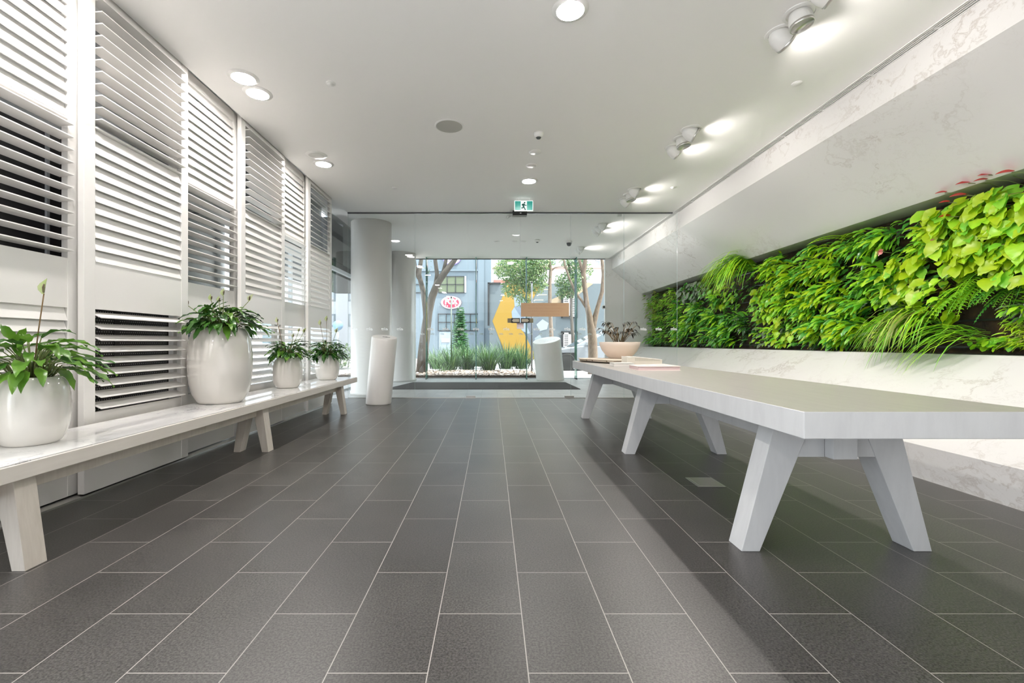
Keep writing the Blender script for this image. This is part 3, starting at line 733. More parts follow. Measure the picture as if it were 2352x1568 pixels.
# bullet spotlights that wash the marble and the plants
LAMPS = []
def spot(x, y, az, label, tilt=.50, power=7):
    t = thing('spotlight', (x, y, H-.15), label, 'spotlight', 'swivel spotlights in threes along the ceiling')
    MB().lathe([(.086,-.004),(.090,-.012),(.112,-.006),(.115,.002)], (x,y,H), 36, smooth=False).build('ceiling_ring', M['lamp'], t)
    MB().lathe([(.0001,-.003),(.087,-.003)], (x,y,H), 30).build('recess', M['black'], t)  # flat black disc paints in the dark gap round the head
    # aim: horizontal azimuth az (0 = towards +x), head tilted down by tilt
    d = Vector((math.cos(az)*math.cos(tilt), math.sin(az)*math.cos(tilt), -math.sin(tilt)))
    q = Vector((0,0,1)).rotation_difference(d).to_matrix()
    c = Vector((x, y, H-.050))
    prof = [(.0001,-.098),(.028,-.094),(.05,-.078),(.066,-.05),(.075,-.01),(.077,.03),(.074,.052)]
    MB().lathe(prof + [(.070,.052),(.068,.03),(.05,.01),(.03,.0)], c, 32, mat=q).build('head', M['lamp'], t)
    MB().lathe([(.0001,.010),(.05,.012)], c, 24, mat=q).build('lens', M['spotglow'], t)
    MB().lathe([(.0745,.030),(.0775,.031),(.0775,.050),(.0745,.0525),(.071,.0535),(.071,.049)], c, 32, mat=q).build('bezel', M['steel'], t)
    li = bpy.data.lights.new('spot_lamp', 'SPOT'); li.energy = power; li.spot_size = 2.45 if tilt > 1.2 else 2.7; li.spot_blend = .7; li.shadow_soft_size = .05; li.color = (1.0,.945,.90)
    lo = bpy.data.objects.new('spot_lamp', li); COL.objects.link(lo); lo.location = c + d*.075
    lo.rotation_mode = 'QUATERNION'; lo.rotation_quaternion = Vector((0,0,-1)).rotation_difference(d)
    return t
names = [('nearest trio', (3.00,3.245,3.455)), ('middle trio', (5.02,5.24,5.48)), ('far trio by the glass screen', (6.97,7.22,7.47))]
for nm, ys in names:
    for k, y in enumerate(ys):
        spot(2.205, y, (-.15,-.6,.2)[k], 'white bullet spotlight, %s of the %s on the ceiling' % (('nearest','middle one','farthest')[k], nm), (.50,1.38,.50)[k], (6,42,6)[k])
for k, y in enumerate((9.0, 9.25, 9.5, 11.2, 11.45)): spot(2.205, y, (.1,-.4,.2)[k % 3], 'white bullet spotlight added on the ceiling beyond the glass screen, %s from the screen' % ('first','second','third','fourth','fifth')[k])  # added lamps that bring light to the far plants
for y in (-1.3, -1.05): spot(2.205, y, 0.1, 'unseen white bullet spotlight added overhead, out of the picture')  # unseen pair added behind the camera

# ------------------------------------------------------------------ long table
def taper(b, xa0, xa1, xb0, xb1, y0, y1, z0, z1, m=0):    # bottom xa, top xb
    b.hexa([(xa0,y0,z0),(xa1,y0,z0),(xa1,y1,z0),(xa0,y1,z0)], [(xb0,y0,z1),(xb1,y0,z1),(xb1,y1,z1),(xb0,y1,z1)], m)
TX0, TX1, TY0, TY1, TZ0, TZ1 = 1.178, 2.135, 1.715, 6.62, .637, .74
tb = thing('long_table', (1.655, 4.15, 0), 'long limewashed timber table with splayed trestle legs on the right', 'table')
b = MB().box(TX0, TX1, TY0, TY1, TZ0, TZ1)
for i, f in enumerate(b.f):
    if all(abs(b.v[k].z - TZ1) < 1e-6 for k in f): b.m[i] = 1
b.build('tabletop', [M['wedge'], M['wtable']], tb, bevel=.003)
MB().box(1.60, 1.715, 2.13, 6.19, .453, TZ0).build('beam', M['wedge'], tb, bevel=.003)
for y in (2.18, 4.08, 6.0):
    for s in (-1, 1):
        xi = lambda v: 1.655 + s*v
        b = MB()
        lo0, hi0 = sorted((xi(.457), xi(.369))); lo1, hi1 = sorted((xi(.292), xi(.112)))
        taper(b, lo0, hi0, lo1, hi1, y, y+.12, 0, TZ0)
        b.build('leg', M['wedge'], tb, bevel=.003)
    for s in (-1, 1):
        lo, hi = sorted((1.655 + s*.058, 1.655 + s*.20))
        MB().box(lo, hi, y+.004, y+.116, .453, TZ0).build('crossbar', M['wedge'], tb)

# things on the table
def arcslab(b, x0, x1, y0, y1, z0, z1, m=0): b.box(x0, x1, y0, y1, z0, z1, m)
t = thing('timber_board', (1.55, 6.1, TZ1), 'pale knotty timber board under the stone bowl on the table', 'board')
b = MB()
lo = [(1.195,6.17),(1.50,5.56),(1.95,5.52),(2.02,6.52),(1.25,6.52)]; 
b.hexa([(1.255,6.14,TZ1+.014),(1.50,5.60,TZ1+.014),(1.95,5.58,TZ1),(1.26,6.48,TZ1)], [(1.20,6.15,TZ1+.045),(1.49,5.55,TZ1+.045),(1.96,5.53,TZ1+.045),(1.24,6.50,TZ1+.045)])
b.hexa([(1.95,5.58,TZ1),(2.0,6.48,TZ1),(1.26,6.48,TZ1),(1.5,6.2,TZ1)][::1], [(1.96,5.53,TZ1+.045),(2.02,6.50,TZ1+.045),(1.24,6.50,TZ1+.045),(1.5,6.2,TZ1+.045)])
b.build('slab', wood('pale_board', (.74,.64,.53), (.60,.49,.38), .5, (.6,6,6), .5), t)
b = MB()
for u in (.15,.34,.8):
    b.lathe([(.0001,0),(.010,0),(.010,.003)], (1.2275+u*(1.495-1.2275), 6.145-u*(6.145-5.575)-.002, TZ1+.030), 10, mat=Matrix.Rotation(math.pi/2,3,'X'))
b.build('knots', pbr('knot_brown', (.20,.12,.07), .6), t)
bx, by, bz = 1.775, 6.31, TZ1+.045
o = MB().lathe([(.0001,0),(.125,0),(.145,.004),(.15,.012),(.19,.05),(.235,.105),(.265,.17),(.278,.222),(.272,.226),(.262,.222),(.24,.16),(.18,.10),(.0001,.09)], (bx,by,bz), 64).build('stone_bowl', M['stone'])
tag(o, 'wide pale stone bowl on the timber board at the far end of the table', 'bowl')
t = thing('bowl_plant', (bx, by, bz+.15), 'dark bronze leafy plant growing in the stone bowl', 'plant')
MB().lathe([(.0001,.19),(.15,.185),(.248,.18),(.236,.14)], (bx,by,bz), 40).build('soil', M['soil'], t)
f = MB(); st = MB(); r = random.Random(44)
for i in range(30):
    a = r.uniform(0, 6.28); ln = r.uniform(.10,.33); hh = r.uniform(.14,.30)
    base = Vector((bx + .07*math.cos(a+1)*r.random(), by + .07*math.sin(a+1)*r.random(), bz+.17))
    tip = Vector((bx + ln*.80*math.cos(a), by + ln*.8*math.sin(a), bz+.2+hh))
    mid = base.lerp(tip, .55) + Vector((0,0,.035))
    st.tube([base, mid, tip], .0035, 5)
    for k in range(3):
        f.leaf(tip, (math.cos(a)+r.uniform(-.6,.6), math.sin(a)+r.uniform(-.6,.6), r.uniform(-.1,.5)), r.uniform(.07,.12), .032, 2.2, 'lance', 0, .2)
f.build('foliage', M['dkleaf'], t); st.build('stems', M['brownstem'], t)
# books and magazines
pw = pbr('page_white', (.74,.70,.66), .6); 
def book(name, poly, z0, z1, cover, pages, label, cat='book', th=.004, inset=.006):
    n = len(poly); cx = sum(p[0] for p in poly)/n; cy = sum(p[1] for p in poly)/n
    t = thing(name, (cx, cy, z0), label, cat)
    ins = [((p[0]-cx)*(1-inset*6)+cx, (p[1]-cy)*(1-inset*6)+cy) for p in poly]
    MB().prism(ins, 'z', z0+th, z1-th).build('pages', pages, t)
    MB().prism(poly, 'z', z1-th, z1).build('front_cover', cover, t)
    MB().prism(poly, 'z', z0, z0+th).build('back_cover', cover, t)
    return t
Zt = TZ1
def tp(px, py): # point on the table top from a pixel
    Y = (1-Zt)*F/(py-VY); return (X_(px,Y), Y)
grey = pbr('grey_cover', (.56,.55,.52), .5)
book('small_book', [(1.325,4.93),(1.56,4.96),(1.58,5.22),(1.345,5.20)], Zt+.0, Zt+.038, grey, pw, 'small grey book lying left of the thick pink-edged magazine')
pk = pbr('pink_pages', (.62,.47,.46), .6)
big = book('thick_magazine', [(1.365,4.245),(1.775,4.262),(1.80,4.74),(1.372,4.56)], Zt, Zt+.041, pbr('cream_cover', (.78,.70,.64), .45), pk, 'thick magazine with pinkish page edges on the table', 'magazine')
b = MB(); rr = random.Random(8)
for (x, y, w, h) in ((1.43,4.42,.05,.09),(1.51,4.42,.04,.09),(1.62,4.42,.09,.12)): b.box(x, x+w, y, y+h, Zt+.041, Zt+.0416)
b.build('cover_print', pbr('print_tan', (.55,.44,.37), .5), big)
wv = pbr('page_dark', (.50,.47,.38), .6)
t = thing('wavy_book', (1.72, 5.2, Zt), 'open-edged pale book with striped page edges behind the thick magazine', 'book')
b = MB()
xs = [1.565+.037*i for i in range(12)]
top = [Zt+.100 - .03*max(0, i-3)/8 - .003*(i % 2) for i in range(12)]
for i in range(11):
    b.hexa([(xs[i],5.26,Zt),(xs[i+1],5.26,Zt),(xs[i+1],5.48,Zt),(xs[i],5.48,Zt)], [(xs[i],5.26,top[i]-.008),(xs[i+1],5.26,top[i+1]-.008),(xs[i+1],5.48,top[i+1]-.008),(xs[i],5.48,top[i]-.008)], 0)
b.build('pages', pbr('page_cream', (.72,.66,.56), .6), t)
b = MB()
for k in range(34):
    x = 1.66 + k*.0085; b.box(x, x+.004, 5.2585, 5.26, Zt+.050, Zt+.088-.022*k/34)
b.build('edge_print', wv, t)
b = MB()
for i in range(11):
    b.hexa([(xs[i],5.255,top[i]-.008),(xs[i+1],5.255,top[i+1]-.008),(xs[i+1],5.485,top[i+1]-.008),(xs[i],5.485,top[i]-.008)], [(xs[i],5.255,top[i]),(xs[i+1],5.255,top[i+1]),(xs[i+1],5.485,top[i+1]),(xs[i],5.485,top[i])], 0)
b.build('front_cover', pbr('ivory_cover', (.78,.74,.68), .5), t)
# floor outlet under the table
t = thing('floor_outlet', (1.52, 3.25, 0), 'steel floor outlet plate between the table legs', 'outlet')
MB().box(1.435, 1.625, 3.155, 3.37, .0, .004).build('rim', M['steel'], t, bevel=.001)
MB().box(1.45, 1.61, 3.17, 3.355, .004, .006).build('lid', pbr('lid_steel', (.55,.53,.47), .3, metal=.8), t)

# ------------------------------------------------------------------ marble topped bench on the left
BX0, BX1, BY0, BY1 = -2.565, -2.045, 1.44, 6.93
bn = thing('bench', (-2.3, 4.2, 0), 'long low bench with white marble top along the shutters', 'bench')
MB().box(BX0, BX1, BY0, BY1, .404, .474).build('frame', M['wbench'], bn, bevel=.003)
MB().box(BX0+.006, BX1-.006, BY0+.006, BY1-.006, .474, .480).build('marble_top', M['marble_top'], bn)
MB().box(-2.25, -2.15, 1.7, 6.6, .325, .404).build('beam', M['wleg'], bn, bevel=.002)
for y in (1.99, 4.16, 6.33):
    for s in (-1, 1):
        b = MB(); q = lambda v: -2.20 + s*v
        lo0, hi0 = sorted((q(.16), q(.10))); lo1, hi1 = sorted((q(.105), q(.012)))
        taper(b, lo0, hi0, lo1, hi1, y, y+.10, 0, .404); b.build('leg', M['wleg'], bn, bevel=.002)
BZ = .480
PG = 'white glazed pots on the bench'
def pot(name, x, y, rmax, h, label, ht):
    k = rmax; q = .68 if ht else .70
    p = [(.0001,0),(k*(q-.04),0),(k*q,.004),(k*(q+.07),h*.04),(k*.87,h*.13),(k*.945,h*.25),(k*.985,h*.38),(k,h*.50),(k*.995,h*.63),(k*.975,h*.75),(k*.94,h*.84),(k*.885,h*.91),(k*.82,h*.96),(k*.75,h*.99),(k*.715,h),(k*.69,h*.985),(k*.70,h*.95),(k*.6,h*.92),(.0001,h*.92)]
    o = MB().lathe(p, (x,y,BZ), 72).build(name, M['ceramic'])
    return tag(o, label, 'pot', PG)
pots = [(-2.385, 2.36, .155, .345, 0), (-2.372, 3.985, .25, .65, 1), (-2.375, 5.29, .165, .352, 0), (-2.33, 6.45, .166, .345, 0)]
labs = ['squat white glazed pot at the left edge, nearest on the bench', 'tall white glazed pot, the largest on the bench', 'small white glazed pot right after the tall one', 'small white glazed pot at the far end of the bench']
for (x, y, rm, h, ht), lb in zip(pots, labs): pot('ceramic_pot', x, y, rm, h, lb, ht)

def peace_lily(x, y, z, rp, spread, hgt, n, L, W, seed, label, mats, flowers, low=-.1):
    r = random.Random(seed)
    t = thing('peace_lily', (x, y, z-.03), label, 'plant', 'peace lilies potted on the bench')
    MB().lathe([(.0001,-.018),(rp*.5,-.02),(rp*.66,-.026),(rp*.62,-.04)], (x,y,z), 32).build('soil', M['soil'], t)
    f = MB(); st = MB()
    for i in range(n):
        a = i*2.399 + r.uniform(-.3,.3); u = ((i+.5)/n)**.6
        rr_ = spread*(.18 + .50*u)*r.uniform(.8,1.15); hh = hgt*(1.0 - .72*u**1.6)*r.uniform(.75,1.1)
        base = Vector((x + rp*.42*u*math.cos(a), y + rp*.42*u*math.sin(a), z-.025))
        tip = Vector((x + rr_*math.cos(a), y + rr_*math.sin(a), z + hh + low*u))
        if tip.x < -2.60: tip.x = -2.60 + r.uniform(0,.03)
        mid = base.lerp(tip, .5) + Vector((0,0,hgt*.22))
        st.tube([base, mid, tip], [.0035,.003,.0025], 5)
        d = Vector((math.cos(a), math.sin(a), .55 - .75*u + r.uniform(-.15,.15)))
        if tip.x + d.x*L < -2.60: d.x = abs(d.x)*.25; d.y *= 1.2
        k = r.uniform(.75,1.2)
        f.leaf(tip, d, L*k, W*k, r.uniform(.4,1.5), 'lance', r.choice(range(len(mats))), r.uniform(.1,.4), curl=.12)
    f.build('foliage', mats, t); st.build('stems', M['stem'], t)
    for (px, py, s, ln) in flowers:
        tip = at(px, py, y); base = Vector((x + (tip.x-x)*.25, y + r.uniform(-.03,.03), z))
        dirv = (tip-base).normalized()
        b0 = tip - Vector((0,0,s*.5))
        mid = base.lerp(b0, .5) + Vector((0,0,.02))
        q = MB().tube([base, mid, b0], .003, 5).build('flower_stalk', M['brownstem'] if ln else M['stem'], t)
        sp = MB(); sp.leaf(b0 - dirv*.004, (dirv.x+.1, dirv.y, 1), s, s*.62, -.1, 'spathe', 0, .75, up=(-.3,-1,0)); sp.build('spathe', M['spathe'], q)
        MB().tube([b0 + Vector((.006,-.008,.004)), b0 + Vector((.012,-.014,s*.35)), b0 + Vector((.016,-.016,s*.55))], [.004,.0065,.003], 8).build('spadix', M['spadix'], q)
LA = [M['lily1'], M['lily2'], M['lily1']]
peace_lily(-2.385, 2.36, .822, .155, .27, .19, 80, .19, .056, 101, 'peace lily with one tall flower in the nearest squat pot', [M['lily1'],M['lily2'],M['lily2']], [(101,655,.085,1)], -.02)
peace_lily(-2.372, 3.985, 1.128, .25, .33, .17, 130, .18, .05, 102, 'peace lily with five buds in the tall pot', [M['lily1'],M['lily3'],M['lily1'],M['lily2']], [(431,692,.07,0),(485,681,.06,0),(503,685,.055,0),(513,669,.07,0),(572,681,.075,0)], -.03)
peace_lily(-2.375, 5.29, .83, .165, .24, .17, 110, .155, .044, 103, 'peace lily with thin buds in the small pot right after the tall one', [M['lily1'],M['lily3'],M['lily2']], [(637,733,.065,1),(673,769,.055,0),(698,757,.06,0),(686,756,.05,0)], -.03)
peace_lily(-2.33, 6.45, .822, .166, .25, .20, 130, .16, .044, 104, 'peace lily in the pot at the far end of the bench', [M['lily1'],M['lily3'],M['lily1']], [(736,739,.085,1),(750,730,.08,1),(772,757,.08,0)], -.07)

# ------------------------------------------------------------------ leaning white bins
def leaner(name, x, y, r, lean, zc, sx, sy, label, cat, slot, n=56):
    t = thing(name, (x, y, 0), label, cat)
    b = MB(); vs = []; fs = []; lv = [0, .015, .03, .25, .5, .75, .96, .985, 1.0]
    sc_ = [.985, .995, 1, 1, 1, 1, 1, .993, .97]
    for j, u in enumerate(lv):
        for k in range(n):
            a = 2*math.pi*k/n; dx, dy = r*math.cos(a)*sc_[j], r*math.sin(a)*sc_[j]
            zt = zc + sx*dx + sy*dy
            vs.append((x + dx + lean*u, y + dy, zt*u))
    for j in range(len(lv)-1):
        for k in range(n): fs.append((j*n+k, j*n+(k+1) % n, (j+1)*n+(k+1) % n, (j+1)*n+k))
    fs.append(list(range(n))[::-1]); b.add(vs, fs, 0, True); b.build('body', M['ped'], t)
    b = MB(); top = [((len(lv)-1)*n+k) for k in range(n)]; b.add([vs[i] for i in top], [list(range(n))]); 
    b.build('lid', M['ped'], t)
    def P(dx, dy, up=.002): return (x+lean+dx, y+dy, zc+sx*dx+sy*dy+up)
    b = MB()
    if slot:
        b.hexa([P(-.03,-.012,-.002),P(.09,-.012,-.002),P(.09,.012,-.002),P(-.03,.012,-.002)], [P(-.03,-.012),P(.09,-.012),P(.09,.012),P(-.03,.012)])
        b.lathe([(.0001,.006),(.016,.005),(.018,0)], P(.03,0,0), 16)
        b.build('ash_slot', M['black'], t)
    else:
        for k in range(5):
            u = -.2 + k*.09; b.hexa([P(u,-.2+.03*k,-.002),P(u+.06,-.19+.03*k,-.002),P(u+.1,.15,-.002),P(u+.05,.15,-.002)], [P(u,-.2+.03*k,.003),P(u+.06,-.19+.03*k,.003),P(u+.1,.15,.003),P(u+.05,.15,.003)])
        b.build('folded_liner', pbr('liner', (.82,.82,.80), .4), t)
leaner('leaning_bin', -1.855, 7.46, .205, .10, 1.095, -.11, .17, 'white leaning cylinder bin with black slot in front of the glass screen', 'bin', True)
leaner('leaning_planter', 1.585, 12.28, .375, -.10, 1.07, .17, .22, 'large white leaning cylinder behind the glass doors', 'bin', False)

# ------------------------------------------------------------------ outside
struct('street', MB().box(-60, 60, -40, 90, -.16, -.045), pbr('pale_asphalt', (.32,.32,.32), .8), 'pale sunlit street', 'street')
struct('pavement', MB().box(-12, 14, 12.9, 16.2, -.12, .0), pbr('paving', (.58,.57,.55), .7), 'pale paving in front of the lobby', 'pavement')
struct('pavement_side', MB().box(-12.4, -3.2, -20, 12.9, -.12, -.005), pbr('paving_side', (.70,.70,.69), .7), 'pale paving beside the lobby', 'pavement')
# our own roof and neighbour mass above the lobby
struct('roof', MB().box(-3.4, 9.0, -9.0, 12.95, H+.30, H+.6), M['wall'])
# garden bed
b = MB().prism([(-4.4,13.02),(1.35,13.02),(1.35,15.6),(-4.4,15.6)], 'z', 0, .05)
o = b.build('garden_bed', pbr('bed_soil', (.10,.075,.055), .95)); tag(o, 'soil bed outside the street glazing', 'garden bed')
b = MB(); r = random.Random(21); 
for i in range(5200):
    x, y = r.uniform(-4.4,1.35), 13.02 + 2.5*r.random()**1.5; a = r.uniform(0,3.14); l = r.uniform(.02,.06); w = r.uniform(.012,.03); z = .052 + r.uniform(0,.03)
    c_, s_ = math.cos(a), math.sin(a); tl = r.uniform(-.02,.02)
    b.add([(x-c_*l-s_*-w, y-s_*l-c_*w, z), (x+c_*l+s_*w, y+s_*l-c_*w, z+tl), (x+c_*l-s_*w, y+s_*l+c_*w, z+tl+.006), (x-c_*l-s_*w, y-s_*l+c_*w, z+.004)], [(0,1,2,3)], r.choice((0,0,1,2)))
o = b.build('mulch', [pbr('leaf_litter', (.45,.34,.27), .8), pbr('leaf_litter_pale', (.66,.58,.52), .8), pbr('leaf_litter_dark', (.16,.11,.08), .9)])
tag(o, 'brown leaf litter mulch covering the bed', 'mulch', kind='stuff')
gl = ['strappy green grass clump beside the forked tree trunk', 'strappy green grass clump in front of the pole', 'strappy green grass clump below the small conifer', 'strappy grass clump in the middle of the bed', 'tall strappy grass clump in front of the yellow mural', 'strappy grass clump at the right end of the bed', 'low pale grass sprout in the mulch at the front']
gl += ['strappy grass clump in the back row of the bed, %s' % q for q in ('behind the white pole', 'left of the yellow mural', 'right under the yellow mural')]
for i, (px, py, s, n) in enumerate(((1002,846,.95,190), (1035,850,.95,180), (1072,848,1.0,200), (1122,850,1.05,230), (1162,846,1.15,240), (1198,846,1.0,190), (1020,853,.4,30), (1050,841,1.0,160), (1100,841,1.05,160), (1180,841,1.1,160))):
    r = random.Random(300+i); Y = .945*F/(py-VY) - (.2 if i < 6 else .0); x = X_(px, Y)
    t = thing('grass_clump', (x, Y, .05), gl[i], 'grass clump', 'strappy grasses of the garden bed')
    f = MB()
    for k in range(n):
        a = r.uniform(0,6.28); d = Vector((math.cos(a)*r.uniform(.15,.75), math.sin(a)*r.uniform(.15,.75), 1))
        f.leaf((x+.26*math.cos(a)*r.random(), Y+.26*math.sin(a)*r.random(), .05), d, s*r.uniform(.6,1.1), .022, r.uniform(.3,1.5), 'strap', r.choice((0,1,1)), .2, up=(0,-.2,1))
    f.build('blades', [M['gblade'], M['gblade2']], t)
b_ = None
for i in range(6):
    x0_ = X_(958+i*46, 13.15); w_ = .55
    b = MB(); pts = [(x0_ + w_*(k/10), 13.12, .02+.42*math.sin(math.pi*k/10)) for k in range(11)]
    b.tube(pts, .006, 5); o = b.build('border_hoop', M['dark'])
    tag(o, 'thin dark wire hoop edging the front of the garden bed', 'garden edging', 'wire hoops along the garden bed')

def tree(name, label, polys, mat, Y, crown=None, leaves=(), lm=None):
    px, py = polys[0][0][0], polys[0][0][1]
    base = at(px, py, Y)
    t = thing(name, (base.x, Y, 0), label, 'tree'); 
    for i, pl in enumerate(polys):
        pts = [at(a, c, Y + (dy if len(q) > 3 else 0)) for q in pl for a, c, w, dy in [(q + (0,))[:4]]]
        if i == 0: pts[0].z = 0.0
        rad = [q[2]/F*Y/2 for q in pl]
        MB().tube(pts, rad, 10).build('trunk' if i == 0 else 'branch', mat, t)
    if leaves:
        f = MB(); r = random.Random(len(label)*7)
        for (px, py, rx, ry, n, sz) in leaves:
            c = at(px, py, Y); ax, az = rx/F*Y, ry/F*Y
            for k in range(n):
                while True:
                    u, v, w = r.uniform(-1,1), r.uniform(-1,1), r.uniform(-1,1)
                    if u*u+v*v+w*w <= 1: break
                p = c + Vector((u*ax, v*ax*.8, w*az)); s = sz*r.uniform(.6,1.3)
                d = Vector((r.uniform(-1,1), r.uniform(-1,1), r.uniform(-1,.3))).normalized(); q = d.cross(Vector((r.uniform(-1,1), r.uniform(-1,1), r.uniform(-1,1)))).normalized()
                f.add([p, p+d*s*.5+q*s*.22, p+d*s, p+d*s*.5-q*s*.22], [(0,1,2,3)], r.choice(range(len(lm))))
        f.build('crown', lm, t)
tree('forked_tree', 'grey forked street tree left of the red oval sign', [
    [(968,850,27),(973,800,24),(979,750,22),(984,715,20),(993,680,18),(1006,648,17),(1022,625,15),(1042,600,12),(1066,560,9),(1090,500,6)],
    [(979,752,12),(978,716,14),(972,668,12),(962,630,11),(968,592,9),(972,540,8),(975,470,6)],
    [(1000,660,11),(1004,630,10),(1000,600,9),(996,540,7),(990,480,5)],
    [(1016,632,9),(1024,600,8),(1026,560,6),(1030,490,5)],
    [(962,640,8),(954,615,8),(950,585,7),(944,520,6)],
    ], M['bark1'], 14.3, leaves=[(1000,470,120,60,900,.13),(1060,500,60,30,260,.12),(975,610,30,30,20,.09)], lm=[M['treeleaf'],M['treeleaf2']])
tree('forked_tree', 'brown forked street tree in front of the parked car', [
    [(1362,870,24),(1362,820,22),(1361,780,21),(1358,750,19),(1353,722,14),(1348,700,12),(1343,660,11),(1340,630,11),(1344,600,9),(1352,540,7)],
    [(1340,635,8),(1333,605,7),(1326,580,6),(1310,500,5)],
    [(1361,772,12),(1364,740,14),(1373,705,10),(1383,670,9),(1386,630,8),(1382,590,7),(1380,500,5)],
    [(1352,715,7),(1336,690,6),(1322,672,6),(1308,640,5),(1298,610,5),(1290,570,4)],
    ], M['bark2'], 14.6, leaves=[(1350,480,110,60,800,.13),(1330,640,16,40,60,.1)], lm=[M['treeleaf'],M['treeleaf2']])
tree('street_tree', 'slim mottled street tree with pale leafy crown before the mural', [
    [(1268,812,10),(1267,780,10),(1265,740,9),(1263,700,9),(1263,650,8),(1265,620,7),(1262,595,6),(1258,560,5)],
    [(1263,625,4),(1275,614,3),(1295,612,2)],
    ], M['bark2'], 24, leaves=[(1190,618,55,34,3200,.15),(1225,640,36,36,1900,.15),(1180,660,30,24,900,.14),(1235,600,40,26,1300,.15),(1205,690,18,18,320,.14)], lm=[M['treeleaf'],M['treeleaf'],M['treeleaf2']])
tree('street_tree', 'leafy street tree overhanging the white shutter windows', [
    [(1318,835,8),(1316,780,8),(1312,720,7),(1312,660,6),(1308,620,5),(1300,570,4)],
    ], M['bark1'], 26, leaves=[(1308,648,34,26,1200,.16),(1330,620,30,30,800,.16),(1300,672,24,14,480,.15),(1315,600,30,20,480,.15)], lm=[M['treeleaf'],M['treeleaf2'],M['treeleaf2']])
# conifer
Yc = 22.0; base = at(1057, 832, Yc); t = thing('conifer', (base.x, Yc, 0), 'small dark green conifer under the red oval sign', 'tree')
MB().tube([(base.x,Yc,0),(base.x,Yc,Z_(712,Yc))], [.07,.01], 8).build('trunk', M['bark1'], t)
f = MB(); r = random.Random(77)
ztop, zb = Z_(708,Yc), Z_(815,Yc)
for k in range(26):
    u = k/25; z = ztop + (zb-ztop)*u; rad = .06 + .52*u**.75
    for j in range(int(6+10*u)):
        a = r.uniform(0,6.28); d = Vector((math.cos(a), math.sin(a), .25)); L = rad*r.uniform(.7,1.1)
        p0 = Vector((base.x, Yc, z))
        for q in range(5):
            p = p0 + d*L*(q/5)
            for sg in (-1,1): f.leaf(p, d*.8 + Vector((-math.sin(a),math.cos(a),.1))*sg*.8, .19*(1.1-.12*q), .05, .3, 'strap', 0, .1, up=(0,-1,.3))
f.build('fronds', M['conifer'], t)

# painted grey-blue building
YB = 30.0
bb = pbr('blue_grey_render', (.155,.197,.232), .7); lb = pbr('light_trim', (.42,.45,.48), .6)
bd = thing('office_building', (X_(1040,YB), YB, 0), 'blue-grey rendered building with black-framed windows across the street', 'building')
MB().box(-8.4, X_(1128,YB), YB, YB+9, -.05, 13).build('wall', bb, bd)
MB().box(X_(1098,YB), X_(1112,YB), YB-.12, YB, -.05, 13).build('pilaster', bb, bd)
MB().box(X_(940,YB), X_(1098,YB), YB-.14, YB, Z_(623,YB), Z_(619,YB)).build('string_course', bb, bd)
wg = pbr('window_green_glass', (.13,.155,.10), .5, spec=.2); wb = pbr('window_blue_glass', (.12,.165,.19), .5, spec=.2)
def bwindow(parent, x0, x1, y0, y1, Y, nx, ny, glass, fr=M['black'], dep=.08, ft=.05):
    a, c, z0, z1 = X_(x0,Y), X_(x1,Y), Z_(y1,Y), Z_(y0,Y)
    b = MB(); 
    for i in range(nx+1): x = a + (c-a)*i/nx; b.box(x-ft/2, x+ft/2, Y-dep, Y-.01, z0, z1)
    for j in range(ny+1): z = z0 + (z1-z0)*j/ny; b.box(a-ft/2, c+ft/2, Y-dep, Y-.01, z-ft/2, z+ft/2)
    w = b.build('window', fr, parent)
    MB().box(a, c, Y-.05, Y-.02, z0, z1).build('pane', glass, w); return w
bwindow(bd, 1008, 1066, 635, 672, YB, 3, 2, wg); bwindow(bd, 1007, 1099, 721, 759, YB, 5, 2, wb)
bwindow(bd, 905, 968, 635, 672, YB, 3, 2, wb)
MB().box(X_(1066,YB), X_(1071,YB), YB-.06, YB, Z_(672,YB), Z_(634,YB)).build('window_reveal', lb, bd)
d_ = MB().box(X_(1009,YB), X_(1036,YB), YB-.05, YB, 0, Z_(762,YB)).build('entry_door', pbr('blue_door', (.28,.33,.38), .5), bd)
t = thing('notice_board', (X_(1023,YB), YB-.1, Z_(786,YB)), 'white notice panel on the wall below the red oval sign', 'sign')
MB().box(X_(1014,YB), X_(1033,YB), YB-.09, YB-.051, Z_(786,YB), Z_(777,YB)).build('panel', lb, t)
# red oval radio sign
cx_, cz_ = X_(1036.5,YB), Z_(695,YB); rx, rz = 23/F*YB, 14.5/F*YB
t = thing('oval_sign', (cx_, YB-.15, cz_-rz), 'red oval FOX sign with white rim on the blue-grey building', 'sign')
def oval(kx, kz, y0, y1, n=48):
    return MB().prism([(cx_+rx*kx*math.cos(2*math.pi*k/n), cz_+rz*kz*math.sin(2*math.pi*k/n)) for k in range(n)], 'y', y0, y1)
oval(1.03,1.04,YB-.10,YB-.02).build('backing', pbr('sign_dark_backing', (.18,.08,.12), .6), t)  # dark maroon oval slightly larger than the rim
oval(1,1,YB-.16,YB-.10).build('rim', pbr('sign_rim', (.70,.66,.68), .5), t)
oval(.80,.83,YB-.18,YB-.16).build('red_field', pbr('sign_red', (.50,.03,.07), .5), t)
v, fs = text_mesh('FOX', .47, .024, 0, False, .86)
b = MB(); b.add([q + Vector((cx_-.0, YB-.19, cz_+.055)) for q in v], fs); b.build('lettering', pbr('sign_letter', (.88,.88,.85), .5), t)
b = MB()
for (u, w_, q) in ((-.36,-.20,.035),(-.24,-.235,.04),(.30,-.215,.05),(-.07,.29,.035),(.07,.29,.035)): b.lathe([(.0001,.0),(q,.0),(q,.01)], (cx_+u, YB-.185, cz_+w_), 10, mat=Matrix.Rotation(math.pi/2,3,'X'))
b.build('small_print', pbr('sign_dot', (.85,.72,.72), .5), t)
